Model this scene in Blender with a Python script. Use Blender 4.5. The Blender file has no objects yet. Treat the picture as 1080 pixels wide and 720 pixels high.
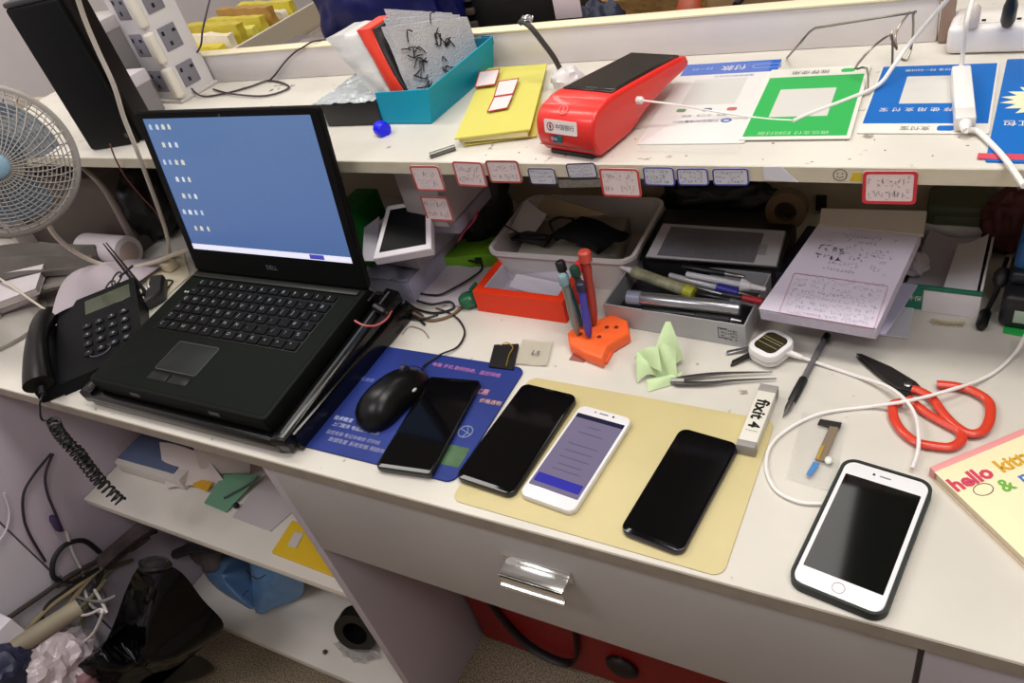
import bpy, bmesh, math, random
from mathutils import Vector as V, Matrix as MX, noise as NZ
random.seed(11)
COL = bpy.context.scene.collection
PI = math.pi
R_ = math.radians
# ---------------------------------------------------------------- camera (from the desk's own vanishing lines)
F = 808.0
CAM = V((0, -.378, 1.40))
def _u(v):
    return v.normalized()
_c = V((540, 360, 0))
_mx = _u(V((-946.3 - 540, 153.65 - 360, F)))
_mz = V((841 - 540, 1356 - 360, F)); _mz -= _mx * _mx.dot(_mz); _mz.normalize()
AX = -_mx; AZ = -_mz; AY = AZ.cross(AX)
def at(px, py, z=None, y=None, x=None):
    """the point of a plane of the room (desk top, shelf front ...) seen at a photo position"""
    c = V((px - 540, py - 360, F))
    d = V((AX.dot(c), AY.dot(c), AZ.dot(c)))
    if z is not None: t = (z - CAM.z) / d.z
    elif y is not None: t = (y - CAM.y) / d.y
    else: t = (x - CAM.x) / d.x
    return CAM + d * t
cam = bpy.data.cameras.new('camera'); cam.sensor_width = 36; cam.lens = F / 1080 * 36; cam.clip_start = .02
co = bpy.data.objects.new('camera', cam); COL.objects.link(co)
rt = V((AX.x, AY.x, AZ.x)); up = -V((AX.y, AY.y, AZ.y)); bk = -V((AX.z, AY.z, AZ.z))
co.matrix_world = MX(((rt.x, up.x, bk.x, CAM.x), (rt.y, up.y, bk.y, CAM.y), (rt.z, up.z, bk.z, CAM.z), (0, 0, 0, 1)))
bpy.context.scene.camera = co
ZD, ZS, YS = .77, 1.010, .32          # desk top, shelf top, shelf front
# ---------------------------------------------------------------- materials
def lin(c):
    c = c / 255
    return c / 12.92 if c <= .04045 else ((c + .055) / 1.055) ** 2.4
_m = {}
def M(rgb, rough=.5, metal=0, var=0, vs=25, bump=0, bs=120, emit=0, alpha=1, coat=0, spec=.5, trans=0, detail=4):
    key = (rgb, rough, metal, var, vs, bump, bs, emit, alpha, coat, spec, trans, detail)
    if key in _m: return _m[key]
    m = bpy.data.materials.new('mat_%d' % len(_m)); m.use_nodes = True
    nt = m.node_tree; b = nt.nodes['Principled BSDF']
    col = tuple(lin(c) for c in rgb) + (1,)
    b.inputs['Base Color'].default_value = col
    b.inputs['Roughness'].default_value = rough; b.inputs['Metallic'].default_value = metal
    b.inputs['Alpha'].default_value = alpha; b.inputs['Coat Weight'].default_value = coat
    b.inputs['Specular IOR Level'].default_value = spec
    b.inputs['Transmission Weight'].default_value = trans
    if emit:
        b.inputs['Emission Color'].default_value = col; b.inputs['Emission Strength'].default_value = emit
    if var or bump:
        tc = nt.nodes.new('ShaderNodeTexCoord')
    if var:
        n = nt.nodes.new('ShaderNodeTexNoise'); n.inputs['Scale'].default_value = vs; n.inputs['Detail'].default_value = detail
        nt.links.new(tc.outputs['Object'], n.inputs['Vector'])
        r = nt.nodes.new('ShaderNodeValToRGB'); r.color_ramp.elements[0].position = .3; r.color_ramp.elements[1].position = .7
        r.color_ramp.elements[0].color = tuple(c * (1 - var) for c in col[:3]) + (1,)
        r.color_ramp.elements[1].color = tuple(min(1, c * (1 + var)) for c in col[:3]) + (1,)
        nt.links.new(n.outputs['Fac'], r.inputs['Fac']); nt.links.new(r.outputs['Color'], b.inputs['Base Color'])
    if bump:
        n2 = nt.nodes.new('ShaderNodeTexNoise'); n2.inputs['Scale'].default_value = bs; n2.inputs['Detail'].default_value = 3
        nt.links.new(tc.outputs['Object'], n2.inputs['Vector'])
        bp = nt.nodes.new('ShaderNodeBump'); bp.inputs['Strength'].default_value = bump; bp.inputs['Distance'].default_value = .004
        nt.links.new(n2.outputs['Fac'], bp.inputs['Height']); nt.links.new(bp.outputs['Normal'], b.inputs['Normal'])
    _m[key] = m
    return m
def speckle(base, dark, scale, amount, rough=.5):
    """a surface with small dark specks of dirt and a soft large-scale stain"""
    m = bpy.data.materials.new('mat_speckled'); m.use_nodes = True
    nt = m.node_tree; b = nt.nodes['Principled BSDF']; b.inputs['Roughness'].default_value = rough
    tc = nt.nodes.new('ShaderNodeTexCoord')
    n = nt.nodes.new('ShaderNodeTexNoise'); n.inputs['Scale'].default_value = scale; n.inputs['Detail'].default_value = 6
    n3 = nt.nodes.new('ShaderNodeTexNoise'); n3.inputs['Scale'].default_value = 6; n3.inputs['Detail'].default_value = 8
    for q in (n, n3): nt.links.new(tc.outputs['Object'], q.inputs['Vector'])
    r = nt.nodes.new('ShaderNodeValToRGB'); r.color_ramp.elements[0].position = amount; r.color_ramp.elements[1].position = amount + .06
    r.color_ramp.elements[0].color = (0, 0, 0, 1)
    nt.links.new(n.outputs['Fac'], r.inputs['Fac'])
    bc = tuple(lin(c) for c in base) + (1,); dc = tuple(lin(c) for c in dark) + (1,)
    mx = nt.nodes.new('ShaderNodeMix'); mx.data_type = 'RGBA'
    mx.inputs['A'].default_value = dc
    r3 = nt.nodes.new('ShaderNodeValToRGB'); r3.color_ramp.elements[0].position = .35; r3.color_ramp.elements[1].position = .65
    r3.color_ramp.elements[0].color = tuple(c * .86 for c in bc[:3]) + (1,); r3.color_ramp.elements[1].color = bc
    nt.links.new(n3.outputs['Fac'], r3.inputs['Fac'])
    nt.links.new(r3.outputs['Color'], mx.inputs['B']); nt.links.new(r.outputs['Color'], mx.inputs['Factor'])
    nt.links.new(mx.outputs['Result'], b.inputs['Base Color'])
    return m
# ---------------------------------------------------------------- objects
MW = {}
def tag(o, label=None, cat=None, group=None, kind=None):
    if label: o['label'] = label
    if cat: o['category'] = cat
    if group: o['group'] = group
    if kind: o['kind'] = kind
    return o
def thing(name, label, cat, loc=(0, 0, 0), rz=0, group=None, mat=None):
    o = bpy.data.objects.new(name, None); COL.objects.link(o); o.empty_display_size = .02
    m = mat if mat else MX.Translation(V(loc)) @ MX.Rotation(rz, 4, 'Z')
    o.matrix_world = m; MW[o.name] = m.copy()
    return tag(o, label, cat, group)
def _mesh(name, bm, mats, ang=38):
    bmesh.ops.recalc_face_normals(bm, faces=bm.faces)
    me = bpy.data.meshes.new(name); bm.to_mesh(me); bm.free()
    for m in (mats if isinstance(mats, (list, tuple)) else [mats]): me.materials.append(m)
    for p in me.polygons: p.use_smooth = True
    me.set_sharp_from_angle(angle=R_(ang))
    return me
def part(name, bm, mat, parent, world=False, label=None, ang=38, kind=None):
    if world: bm.transform(MW[parent.name].inverted())
    o = bpy.data.objects.new(name, _mesh(name, bm, mat, ang)); COL.objects.link(o); o.parent = parent
    MW[o.name] = MW[parent.name]
    return tag(o, label, kind=kind)
def solo(name, bm, mat, label, cat, group=None, kind=None, ang=38):
    lo = V((1e9,) * 3); hi = V((-1e9,) * 3)
    for v in bm.verts:
        for i in range(3): lo[i] = min(lo[i], v.co[i]); hi[i] = max(hi[i], v.co[i])
    c = V(((lo.x + hi.x) / 2, (lo.y + hi.y) / 2, lo.z)); bm.transform(MX.Translation(-c))
    o = bpy.data.objects.new(name, _mesh(name, bm, mat, ang)); COL.objects.link(o); o.location = c
    MW[o.name] = MX.Translation(c)
    return tag(o, label, cat, group, kind)
def dup(o, loc, rz, label, group=None):
    r = o.copy(); COL.objects.link(r); r.matrix_world = MX.Translation(V(loc)) @ MX.Rotation(rz, 4, 'Z'); MW[r.name] = r.matrix_world.copy()
    r['label'] = label
    if group: r['group'] = group
    for ch in list(o.children):
        c = ch.copy(); COL.objects.link(c); c.parent = r; MW[c.name] = MW[r.name]
        for g in list(ch.children):
            d = g.copy(); COL.objects.link(d); d.parent = c; MW[d.name] = MW[r.name]
    return r
# ---------------------------------------------------------------- shapes
def NB(): return bmesh.new()
def bev(bm, w, seg=2, edges=None):
    es = edges or [e for e in bm.edges if len(e.link_faces) == 2 and e.calc_face_angle(0) > .5]
    if w > 0: bmesh.ops.bevel(bm, geom=es, offset=w, segments=seg, profile=.5, affect='EDGES')
    return bm
def box(x0, x1, y0, y1, z0, z1, b=.001, seg=2):
    bm = NB(); bmesh.ops.create_cube(bm, size=1)
    bm.transform(MX.Translation(((x0 + x1) / 2, (y0 + y1) / 2, (z0 + z1) / 2)) @ MX.Diagonal((abs(x1 - x0), abs(y1 - y0), abs(z1 - z0), 1)))
    return bev(bm, b, seg)
def add(bm, *others):
    for o in others:
        me = bpy.data.meshes.new('t'); o.to_mesh(me); o.free(); bm.from_mesh(me); bpy.data.meshes.remove(me)
    return bm
def prism(pts, z0, z1, b=0, seg=2):
    bm = NB(); vs = [bm.verts.new((p[0], p[1], z0)) for p in pts]; f = bm.faces.new(vs)
    r = bmesh.ops.extrude_face_region(bm, geom=[f])
    for e in r['geom']:
        if isinstance(e, bmesh.types.BMVert): e.co.z = z1
    bmesh.ops.recalc_face_normals(bm, faces=bm.faces)
    if b: bev(bm, b, seg, [e for e in bm.edges if abs(e.verts[0].co.z - e.verts[1].co.z) < 1e-6])
    return bm
def rpts(w, l, r, n=6, cx=0, cy=0):
    out = []
    for sx, sy, a in ((1, -1, -90), (1, 1, 0), (-1, 1, 90), (-1, -1, 180)):
        for i in range(n + 1):
            t = R_(a + 90 * i / n); out.append((cx + sx * (w / 2 - r) + r * math.cos(t), cy + sy * (l / 2 - r) + r * math.sin(t)))
    return out
def rbox(w, l, r, z0, z1, b=0, cx=0, cy=0, n=6): return prism(rpts(w, l, r, n, cx, cy), z0, z1, b)
def ring2(outer, inner, z0, z1):
    """a frame between two outlines with the same number of points"""
    bm = NB(); n = len(outer)
    L = [[bm.verts.new((p[0], p[1], z)) for p in pts] for pts, z in ((outer, z0), (outer, z1), (inner, z1), (inner, z0))]
    for a in range(4):
        for i in range(n):
            j = (i + 1) % n; bm.faces.new((L[a][i], L[a][j], L[(a + 1) % 4][j], L[(a + 1) % 4][i]))
    return bm
def tray(w, l, r, z0, z1, t=.002, floor=.002, flare=0):
    """open box: outer wall, rim, inner wall and floor"""
    bm = NB(); n = 4
    def lp(ww, ll, rr, z): return [bm.verts.new((p[0], p[1], z)) for p in rpts(ww, ll, max(rr, .0005), n)]
    A = [lp(w - flare, l - flare, r, z0), lp(w, l, r, z1), lp(w - 2 * t, l - 2 * t, r - t, z1), lp(w - 2 * t - flare, l - 2 * t - flare, r - t, z0 + floor)]
    for a, b_ in zip(A, A[1:]):
        for i in range(len(a)): j = (i + 1) % len(a); bm.faces.new((a[i], a[j], b_[j], b_[i]))
    bm.faces.new(A[0]); bm.faces.new(A[-1]); return bm
def spline(pts, k=6):
    P = [V(p) for p in pts]
    if len(P) < 3: return P
    out = []
    for i in range(len(P) - 1):
        p0 = P[max(i - 1, 0)]; p1 = P[i]; p2 = P[i + 1]; p3 = P[min(i + 2, len(P) - 1)]
        for j in range(k):
            t = j / k
            out.append(.5 * (2 * p1 + (p2 - p0) * t + (2 * p0 - 5 * p1 + 4 * p2 - p3) * t * t + (3 * p1 - p0 - 3 * p2 + p3) * t ** 3))
    out.append(P[-1]); return out
def tube(pts, r, res=8, k=6, closed=False, sq=1.0, smooth=True):
    P = spline(pts, k) if smooth else [V(p) for p in pts]
    if closed: P = spline(list(pts[-1:]) + list(pts) + list(pts[:2]), k)[k:-k]; P = P[:-1]
    bm = NB(); n = len(P); rr = r if callable(r) else (lambda t: r)
    nrm = None; rings = []
    for i, p in enumerate(P):
        a = P[i - 1] if (i > 0 or closed) else p; b = P[(i + 1) % n] if (i < n - 1 or closed) else p
        t = (b - a)
        if t.length < 1e-9: t = V((0, 0, 1))
        t.normalize()
        if nrm is None:
            nrm = V((0, 0, 1)) if abs(t.z) < .9 else V((1, 0, 0))
        nrm = nrm - t * nrm.dot(t)
        if nrm.length < 1e-6: nrm = t.orthogonal()
        nrm.normalize(); bi = t.cross(nrm); R = rr(i / max(1, n - 1))
        rings.append([bm.verts.new(p + (nrm * math.cos(2 * PI * j / res) * sq + bi * math.sin(2 * PI * j / res)) * R) for j in range(res)])
    for i in range(n if closed else n - 1):
        a, b = rings[i], rings[(i + 1) % n]
        for j in range(res): bm.faces.new((a[j], a[(j + 1) % res], b[(j + 1) % res], b[j]))
    if not closed: bm.faces.new(rings[0][::-1]); bm.faces.new(rings[-1])
    return bm
def lathe(prof, n=24, M4=None):
    bm = NB(); rings = []
    for r, z in prof: rings.append([bm.verts.new((max(r, 1e-5) * math.cos(2 * PI * i / n), max(r, 1e-5) * math.sin(2 * PI * i / n), z)) for i in range(n)])
    for a, b in zip(rings, rings[1:]):
        for i in range(n): bm.faces.new((a[i], a[(i + 1) % n], b[(i + 1) % n], b[i]))
    bm.faces.new(rings[0][::-1]); bm.faces.new(rings[-1])
    if M4: bm.transform(M4)
    return bm
def along(a, b):
    """matrix whose Z runs from a to b, origin at a"""
    d = (V(b) - V(a)).normalized(); return MX.Translation(V(a)) @ d.to_track_quat('Z', 'Y').to_matrix().to_4x4()
def rod(a, b, prof, n=14):
    """lathe along a->b; prof is (radius, fraction of the length)"""
    L = (V(b) - V(a)).length; return lathe([(r, t * L) for r, t in prof], n, along(a, b))
def flatquad(px4, zf, zb, inner=()):
    """four photo corners (front pair at height zf, back-left at zb) brought onto one plane, plus inner quads on it"""
    a, b, d = at(*px4[0], z=zf), at(*px4[1], z=zf), at(*px4[3], z=zb); n = (b - a).cross(d - a).normalized()
    def hit(p):
        q = at(*p, z=0) - CAM; return CAM + q * ((a - CAM).dot(n) / q.dot(n))
    return [a, b, hit(px4[2]), d], n, [[hit(p) for p in q] for q in inner]
def slab(c4, th, b=.0006, dn=True):
    """a slab whose top is the quad c4 (world), thickness th along its normal"""
    P = [V(p) for p in c4]; n = (P[1] - P[0]).cross(P[3] - P[0]).normalized()
    if n.z < 0 and dn: n = -n
    bm = NB(); t = [bm.verts.new(p) for p in P]; q = [bm.verts.new(p - n * th) for p in P]
    bm.faces.new(t); bm.faces.new(q[::-1])
    for i in range(4): j = (i + 1) % 4; bm.faces.new((t[i], q[i], q[j], t[j]))
    bmesh.ops.recalc_face_normals(bm, faces=bm.faces)
    return bev(bm, b, 1) if b else bm
def sheet(c4, nu=10, nv=10, f=None, th=.0006):
    """a bendable sheet with real thickness; f(u,v) gives an offset vector"""
    P = [V(p) for p in c4]; bm = NB(); g = []
    for j in range(nv + 1):
        row = []
        for i in range(nu + 1):
            u, v = i / nu, j / nv
            p = P[0] * (1 - u) * (1 - v) + P[1] * u * (1 - v) + P[2] * u * v + P[3] * (1 - u) * v
            if f: p = p + V(f(u, v))
            row.append(bm.verts.new(p))
        g.append(row)
    for j in range(nv):
        for i in range(nu): bm.faces.new((g[j][i], g[j][i + 1], g[j + 1][i + 1], g[j + 1][i]))
    bmesh.ops.recalc_face_normals(bm, faces=bm.faces)
    bmesh.ops.solidify(bm, geom=bm.faces[:], thickness=th)
    return bm
def blob(c, rx, ry, rz, amp=.15, fr=3, seed=0, sub=4, flat=None, ridge=False):
    bm = NB(); bmesh.ops.create_icosphere(bm, subdivisions=sub, radius=1)
    for v in bm.verts:
        q = v.co * fr + V((seed * 7.3, seed * 3.1, seed))
        d = NZ.noise(q) + .5 * NZ.noise(q * 2.1)
        if ridge: d = .5 - abs(d) * 1.6
        v.co = v.co * (1 + amp * d)
        if flat is not None and v.co.z < flat: v.co.z = flat + (v.co.z - flat) * .05
        v.co = V((v.co.x * rx, v.co.y * ry, v.co.z * rz)) + V(c)
    return bm
def text(s, size, mat, parent, loc, rz=0, rx=0, name='lettering', fit=None, mx=None, bold=0, label=None):
    cu = bpy.data.curves.new('t', 'FONT'); cu.body = s; cu.size = size; cu.align_x = 'CENTER'; cu.align_y = 'CENTER'; cu.resolution_u = 2; cu.offset = bold
    o = bpy.data.objects.new('t', cu); COL.objects.link(o)
    dg = bpy.context.evaluated_depsgraph_get(); me = bpy.data.meshes.new_from_object(o.evaluated_get(dg))
    bm = NB(); bm.from_mesh(me); bpy.data.objects.remove(o); bpy.data.curves.remove(cu); bpy.data.meshes.remove(me)
    if fit and bm.verts:
        w = max(v.co.x for v in bm.verts) - min(v.co.x for v in bm.verts); bm.transform(MX.Diagonal((fit / w, fit / w, 1, 1)))
    bm.transform((mx or MX()) @ MX.Translation(V(loc)) @ MX.Rotation(rz, 4, 'Z') @ MX.Rotation(rx, 4, 'X'))
    if parent is None: return bm
    return part(name, bm, mat, parent, label=label)
def scrawl(x0, x1, z0, z1, rows, r=.0003, seed=1, step=.005, dens=.85):
    """lines of hand-drawn strokes in the local XZ plane (y = 0) as thin raised ink"""
    rnd = random.Random(seed); bm = NB()
    for k in range(rows):
        zc = z1 - (z1 - z0) * (k + .5) / rows; h = (z1 - z0) / rows * .42; x = x0
        while x < x1 - step:
            if rnd.random() < dens:
                w_ = step * .8
                for kk in range(rnd.choice((2, 3))):
                    c1 = x + rnd.uniform(0, w_ * .5); c2 = zc + rnd.uniform(-h, h)
                    if rnd.random() < .6: pts = [(c1 - w_ * .2, 0, c2), (c1 + w_ * .6, 0, c2 + rnd.uniform(-.3, .3) * h)]
                    else: pts = [(c1, 0, zc + h * rnd.uniform(.1, .7)), (c1 + rnd.uniform(-.5, .5) * w_, 0, zc - h * rnd.uniform(.1, .7))]
                    add(bm, tube(pts, r, 4, 1))
            x += step
    return bm
def FQ(FL, FR, BR, BL, z):
    """centre, width, length and turn of a rectangle lying at height z, from its four corners"""
    a, b, c, d = (at(*p, z=z) for p in (FL, FR, BR, BL))
    ctr = (a + b + c + d) / 4; w = ((b - a).length + (c - d).length) / 2; l = ((d - a).length + (c - b).length) / 2
    yv = (c + d) / 2 - (a + b) / 2; xv = (b + c) / 2 - (a + d) / 2
    ang = (math.atan2(xv.y, xv.x) + math.atan2(-yv.x, yv.y)) / 2
    return V((ctr.x, ctr.y, z)), w, l, ang
def FB(FL, FR, z):
    """front-left corner, width and turn of a box from its front base edge"""
    a, b = at(*FL, z=z), at(*FR, z=z); d = b - a
    return a, d.length, math.atan2(d.y, d.x)
def ell(cx, cy, rx, ry, n=24): return [(cx + rx * math.cos(2 * PI * i / n), cy + ry * math.sin(2 * PI * i / n)) for i in range(n)]
def pillow(out, bulge, back=.3, seed=0, fold=.012, k=5, rings=9):
    """a soft closed bag from its outline (world points); swells toward the viewer and a little behind"""
    P = spline(list(out[-1:]) + list(out) + list(out[:2]), k)[k:-k][:-1]; n = len(P); c = sum(P, V()) / n
    nr = V()
    for i in range(n): nr += (P[i] - c).cross(P[(i + 1) % n] - c)
    nr.normalize()
    if nr.dot(CAM - c) < 0: nr = -nr
    bm = NB(); rim = [bm.verts.new(p) for p in P]
    for sgn, hgt in ((1, bulge), (-1, bulge * back)):
        prev = rim
        for j in range(1, rings):
            s = 1 - j / rings; row = []
            for p in P:
                q = c + (p - c) * s; d = NZ.noise(q * 9 + V((seed, 0, seed * 2))) + .6 * (1 - 2 * abs(NZ.noise(q * 16 + V((seed, 3, 0)))))
                row.append(bm.verts.new(q + nr * sgn * (hgt * (1 - s ** 2.5) + (fold * d + fold * .35 * NZ.noise(q * 45)) * (1 - s) ** .5)))
            for i in range(n): bm.faces.new((prev[i], prev[(i + 1) % n], row[(i + 1) % n], row[i]))
            prev = row
        bm.faces.new(prev)
    return bm
def cable(name, label, pts, r, mat, cat='cable', group=None, k=6):
    return solo(name, tube(pts, r, 8, k), mat, label, cat, group)
def DZ(*pp, z=ZD + .003): return [at(p[0], p[1], z=(p[2] if len(p) > 2 else z)) for p in pp]
# common looks
INK = M((38, 38, 46), .6); BLK = M((14, 14, 16), .35); GLASS = M((5, 5, 7), .08, spec=.3); WHT = M((232, 230, 228), .35)
DARK = M((26, 26, 29), .5); RUB = M((20, 20, 22), .55); PAPER = M((214, 210, 214), .75, var=.04, vs=12); STEEL = M((150, 150, 152), .28, 1)
WCAB = M((232, 226, 220), .4); CLEAR = M((225, 228, 232), .08, alpha=.28); REDINK = M((196, 60, 70), .6); BLUINK = M((52, 60, 170), .6)
# ================================================================ setting and light
floor_m = speckle((158, 140, 114), (98, 88, 72), 330, .46, .8)
wall_m = M((222, 214, 216), .8, var=.05, vs=4)
def struct(name, bm, m):
    o = bpy.data.objects.new(name, _mesh(name, bm, m)); COL.objects.link(o); o['kind'] = 'structure'; return o
struct('floor', box(-2.4, 2.4, -2.4, 3.0, -.1, 0, 0), floor_m)
struct('wall_back', box(-2.4, 2.4, 3.0, 3.1, 0, 2.7, 0), M((120, 108, 92), .8, var=.15, vs=3))
struct('wall_left', box(-2.5, -2.4, -2.4, 3.1, 0, 2.7, 0), wall_m)
struct('wall_right', box(2.4, 2.5, -2.4, 3.1, 0, 2.7, 0), wall_m)
struct('wall_front', box(-2.5, 2.5, -2.5, -2.4, 0, 2.7, 0), M((206, 200, 194), .8, var=.05, vs=3))
struct('ceiling', box(-2.5, 2.5, -2.5, 3.1, 2.7, 2.8, 0), M((190, 184, 176), .85))
def lamp(x, y, sx, sy, e, col=(1, .965, .90)):
    l = bpy.data.lights.new('lamp_or_added_light', 'AREA'); l.shape = 'RECTANGLE'; l.size = sx; l.size_y = sy; l.energy = e; l.color = col
    o = bpy.data.objects.new('lamp_or_added_light', l); COL.objects.link(o); o.location = (x, y, 2.66)
lamp(.1, .20, 1.2, .3, 21.5)
lamp(-1.6, .45, 1.2, .3, 16)
lamp(-1.7, 2.3, 1.2, .3, 14)
lamp(-.40, 1.52, .46, .8, 4.5)  # added dim panel, placed to give the cased phone its grey reflection
lamp(.7, -.75, 1.2, .3, 13, (.98, .96, 1))  # added fill light toward the viewer, brightens drawer fronts and shelf bays
lamp(-1.3, -.95, 1.2, .3, 16, (.98, .96, 1))  # second added fill light, for the left front and under the desk
w = bpy.data.worlds.new('world'); bpy.context.scene.world = w; w.use_nodes = True
w.node_tree.nodes['Background'].inputs['Color'].default_value = (.8, .82, .9, 1); w.node_tree.nodes['Background'].inputs['Strength'].default_value = .3
vs = bpy.context.scene.view_settings; vs.view_transform = 'Standard'; vs.look = 'None'; vs.exposure = 0.0; vs.gamma = 1; vs.use_curve_mapping = False
# ================================================================ desk
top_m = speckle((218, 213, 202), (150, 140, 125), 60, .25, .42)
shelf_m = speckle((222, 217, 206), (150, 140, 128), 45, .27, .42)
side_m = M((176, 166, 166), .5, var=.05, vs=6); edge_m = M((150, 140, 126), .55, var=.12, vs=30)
desk = thing('desk', 'white laminate work desk with drawers, cluttered with phones and tools', 'desk', (-.4, .3, 0))
part('tabletop', box(-1.95, .75, 0, .66, .752, ZD, .0008, 1), top_m, desk, True)
part('edge_band', box(-1.95, .75, -.0015, -.0003, .7525, ZD - .0006, .0003, 1), edge_m, desk, True, label='worn greyish edge strip')
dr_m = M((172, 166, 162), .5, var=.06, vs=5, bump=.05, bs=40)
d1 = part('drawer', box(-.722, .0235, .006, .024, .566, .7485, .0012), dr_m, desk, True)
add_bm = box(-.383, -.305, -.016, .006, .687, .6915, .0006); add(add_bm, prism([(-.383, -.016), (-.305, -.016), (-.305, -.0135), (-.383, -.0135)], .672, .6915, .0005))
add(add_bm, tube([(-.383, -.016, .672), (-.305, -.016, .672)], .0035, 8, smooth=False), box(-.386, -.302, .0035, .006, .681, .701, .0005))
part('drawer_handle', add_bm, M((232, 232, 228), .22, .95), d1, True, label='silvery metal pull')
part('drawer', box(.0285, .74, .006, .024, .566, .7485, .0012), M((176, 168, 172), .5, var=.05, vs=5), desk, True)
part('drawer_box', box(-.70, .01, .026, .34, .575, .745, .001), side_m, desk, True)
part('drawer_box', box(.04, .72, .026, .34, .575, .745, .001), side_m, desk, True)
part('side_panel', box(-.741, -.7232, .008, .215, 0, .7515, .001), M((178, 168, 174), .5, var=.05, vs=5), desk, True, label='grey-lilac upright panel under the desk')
part('side_panel', box(.018, .034, .026, .2, 0, .75, .001), side_m, desk, True)
part('under_shelf', box(-1.419, -.7415, .012, .205, .412, .43, .001), M((226, 220, 208), .45, var=.05, vs=6), desk, True, label='upper open shelf under the desk')
part('under_shelf', box(-1.419, -.7415, .004, .205, .03, .052, .001), M((226, 220, 208), .45, var=.05, vs=6), desk, True, label='lowest open shelf just above the floor')
part('plinth', box(-1.419, -.7415, .016, .03, 0, .0295, .001), M((120, 112, 100), .6), desk, True)
part('backing_board', box(-1.419, -.7415, .206, .214, 0, .7515, .001), M((182, 174, 172), .6, var=.05, vs=5), desk, True)
part('back_panel', box(-1.95, .75, .615, .63, ZD + .0005, .9915, .001), M((196, 182, 158), .6, var=.06, vs=5), desk, True, label='beige board behind the lower shelf bay')
part('back_panel', box(-1.95, .75, .642, .66, 0, .7515, .001), side_m, desk, True)
# raised shelf
sh = thing('raised_shelf', 'long raised white shelf with a low back board, above the desk', 'shelf', (-.4, .5, ZD))
part('shelf_board', box(-1.75, .75, YS, .74, .9925, ZS, .0008, 1), shelf_m, sh, True)
part('shelf_board', box(-.03, .75, .7405, 1.3, .9925, ZS, .0008, 1), shelf_m, sh, True)
part('shelf_edge', box(-1.75, .75, YS - .0012, YS - .0002, .9928, ZS - .0006, .0003, 1), M((206, 198, 176), .5, var=.08, vs=25), sh, True)
YB = at(640, 64, z=ZS).y; ZB = at(640, 23, y=YB).z
bp = box(-1.28, -.034, YB, YB + .02, ZS + .0003, ZB - .003, .0012)
part('back_board', bp, M((222, 216, 216), .45, var=.04, vs=6), sh, True)
part('board_cap', box(-1.28, -.034, YB - .002, YB + .022, ZB - .0028, ZB, .0006), M((240, 228, 196), .5), sh, True, label='cream top strip')
part('shelf_support', box(-1.75, -1.73, .34, .61, ZD + .0005, .992, .001), side_m, sh, True)
part('shelf_support', box(.73, .75, .34, .61, ZD + .0005, .992, .001), side_m, sh, True)
# fittings and handwriting on the shelf boards
smiley = NB()
cs = at(886, 184.5, y=YS - .0012)
add(smiley, tube([(cs.x + .006 * math.cos(t * PI / 6), YS - .0012, cs.z + .006 * math.sin(t * PI / 6)) for t in range(12)], .0004, 4, 2, closed=True))
for dx, dz in ((-.0022, .0014), (.0022, .0014), (-.002, -.002), (.002, -.002), (0, -.003)): add(smiley, blob((cs.x + dx, YS - .0012, cs.z + dz), .0008, .0003, .0008, 0, sub=1))
part('stamped_mark', smiley, INK, sh, True)
hw = scrawl(0, .05, 0, .035, 2, .0006, 4, .012); hw.transform(MX.Translation(at(285, 97, z=ZS + .0004)) @ MX.Rotation(R_(28), 4, 'Z') @ MX.Rotation(R_(-90), 4, 'X'))
part('handwriting', hw, M((120, 112, 112), .6), sh, True)
hw = add(text('K80', .016, INK, None, (0, 0, 0), mx=MX.Translation(at(832, 158, z=ZS + .0003)) @ MX.Rotation(PI, 4, 'Z')), text('P10', .012, INK, None, (0, 0, 0), mx=MX.Translation(at(1018, 157, z=ZS + .0003)) @ MX.Rotation(PI, 4, 'Z')))
bm = NB()
rn = random.Random(5)
for k in range(26):
    x = rn.uniform(-.5, .04); y = rn.uniform(.325, .38); add(bm, blob((x, y, ZS + .0002), rn.uniform(.0006, .002), rn.uniform(.0006, .0016), .0003, .4, seed=k, sub=1))
hw.free(); part('stains', bm, M((120, 100, 80), .7), sh, True)
# side cabinet on the left, running toward the viewer
sc = thing('cabinet', 'pale lilac cabinet side at the left, facing the under-desk shelves', 'cabinet', (-1.7, -.2, 0))
part('side_panel', box(-1.44, -1.4205, -.113, .6, 0, .7505, .001), M((186, 174, 186), .5, var=.04, vs=4), sc, True)
part('carcass', box(-1.95, -1.442, -.7, .6, 0, .7505, .001), side_m, sc, True)
part('panel', box(-1.4405, -1.4205, -.7, -.116, 0, .7505, .001), M((206, 200, 210), .5, var=.04, vs=4), sc, True, label='lighter panel nearest the viewer')
# ================================================================ phones and pads on the desk
def phone(name, label, cor, zb, th, body, r=.009, scr=None, screen_mat=GLASS, bez=(.003, .003, .006, .006), glassy=None, case=None, group=None):
    c, w, l, a = FQ(*cor, zb + th)
    t = thing(name, label, 'phone', (c.x, c.y, zb), a, group)
    if case:
        part('case', ring2(rpts(w, l, r), rpts(w - .005, l - .005, r - .0025), 0, th + .0006), case, t, label='black rubber case')
        part('case', rbox(w - .0056, l - .0056, r - .003, 0, .0009), case, t); w -= .0052; l -= .0052; r -= .0027; z0 = .001
    else: z0 = 0
    part('body', rbox(w, l, r, z0, th - .0003, .0016), body, t)
    part('glass', rbox(w - .0016, l - .0016, r - .0008, th - .0006, th, .0003), glassy or screen_mat, t)
    L, R, B, T = bez
    part('screen', rbox(w - L - R, l - B - T, .0012, th - .0002, th + .0002, 0, (L - R) / 2, (B - T) / 2), screen_mat, t)
    return t, w, l, th
zmat = ZD + .0016
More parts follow.
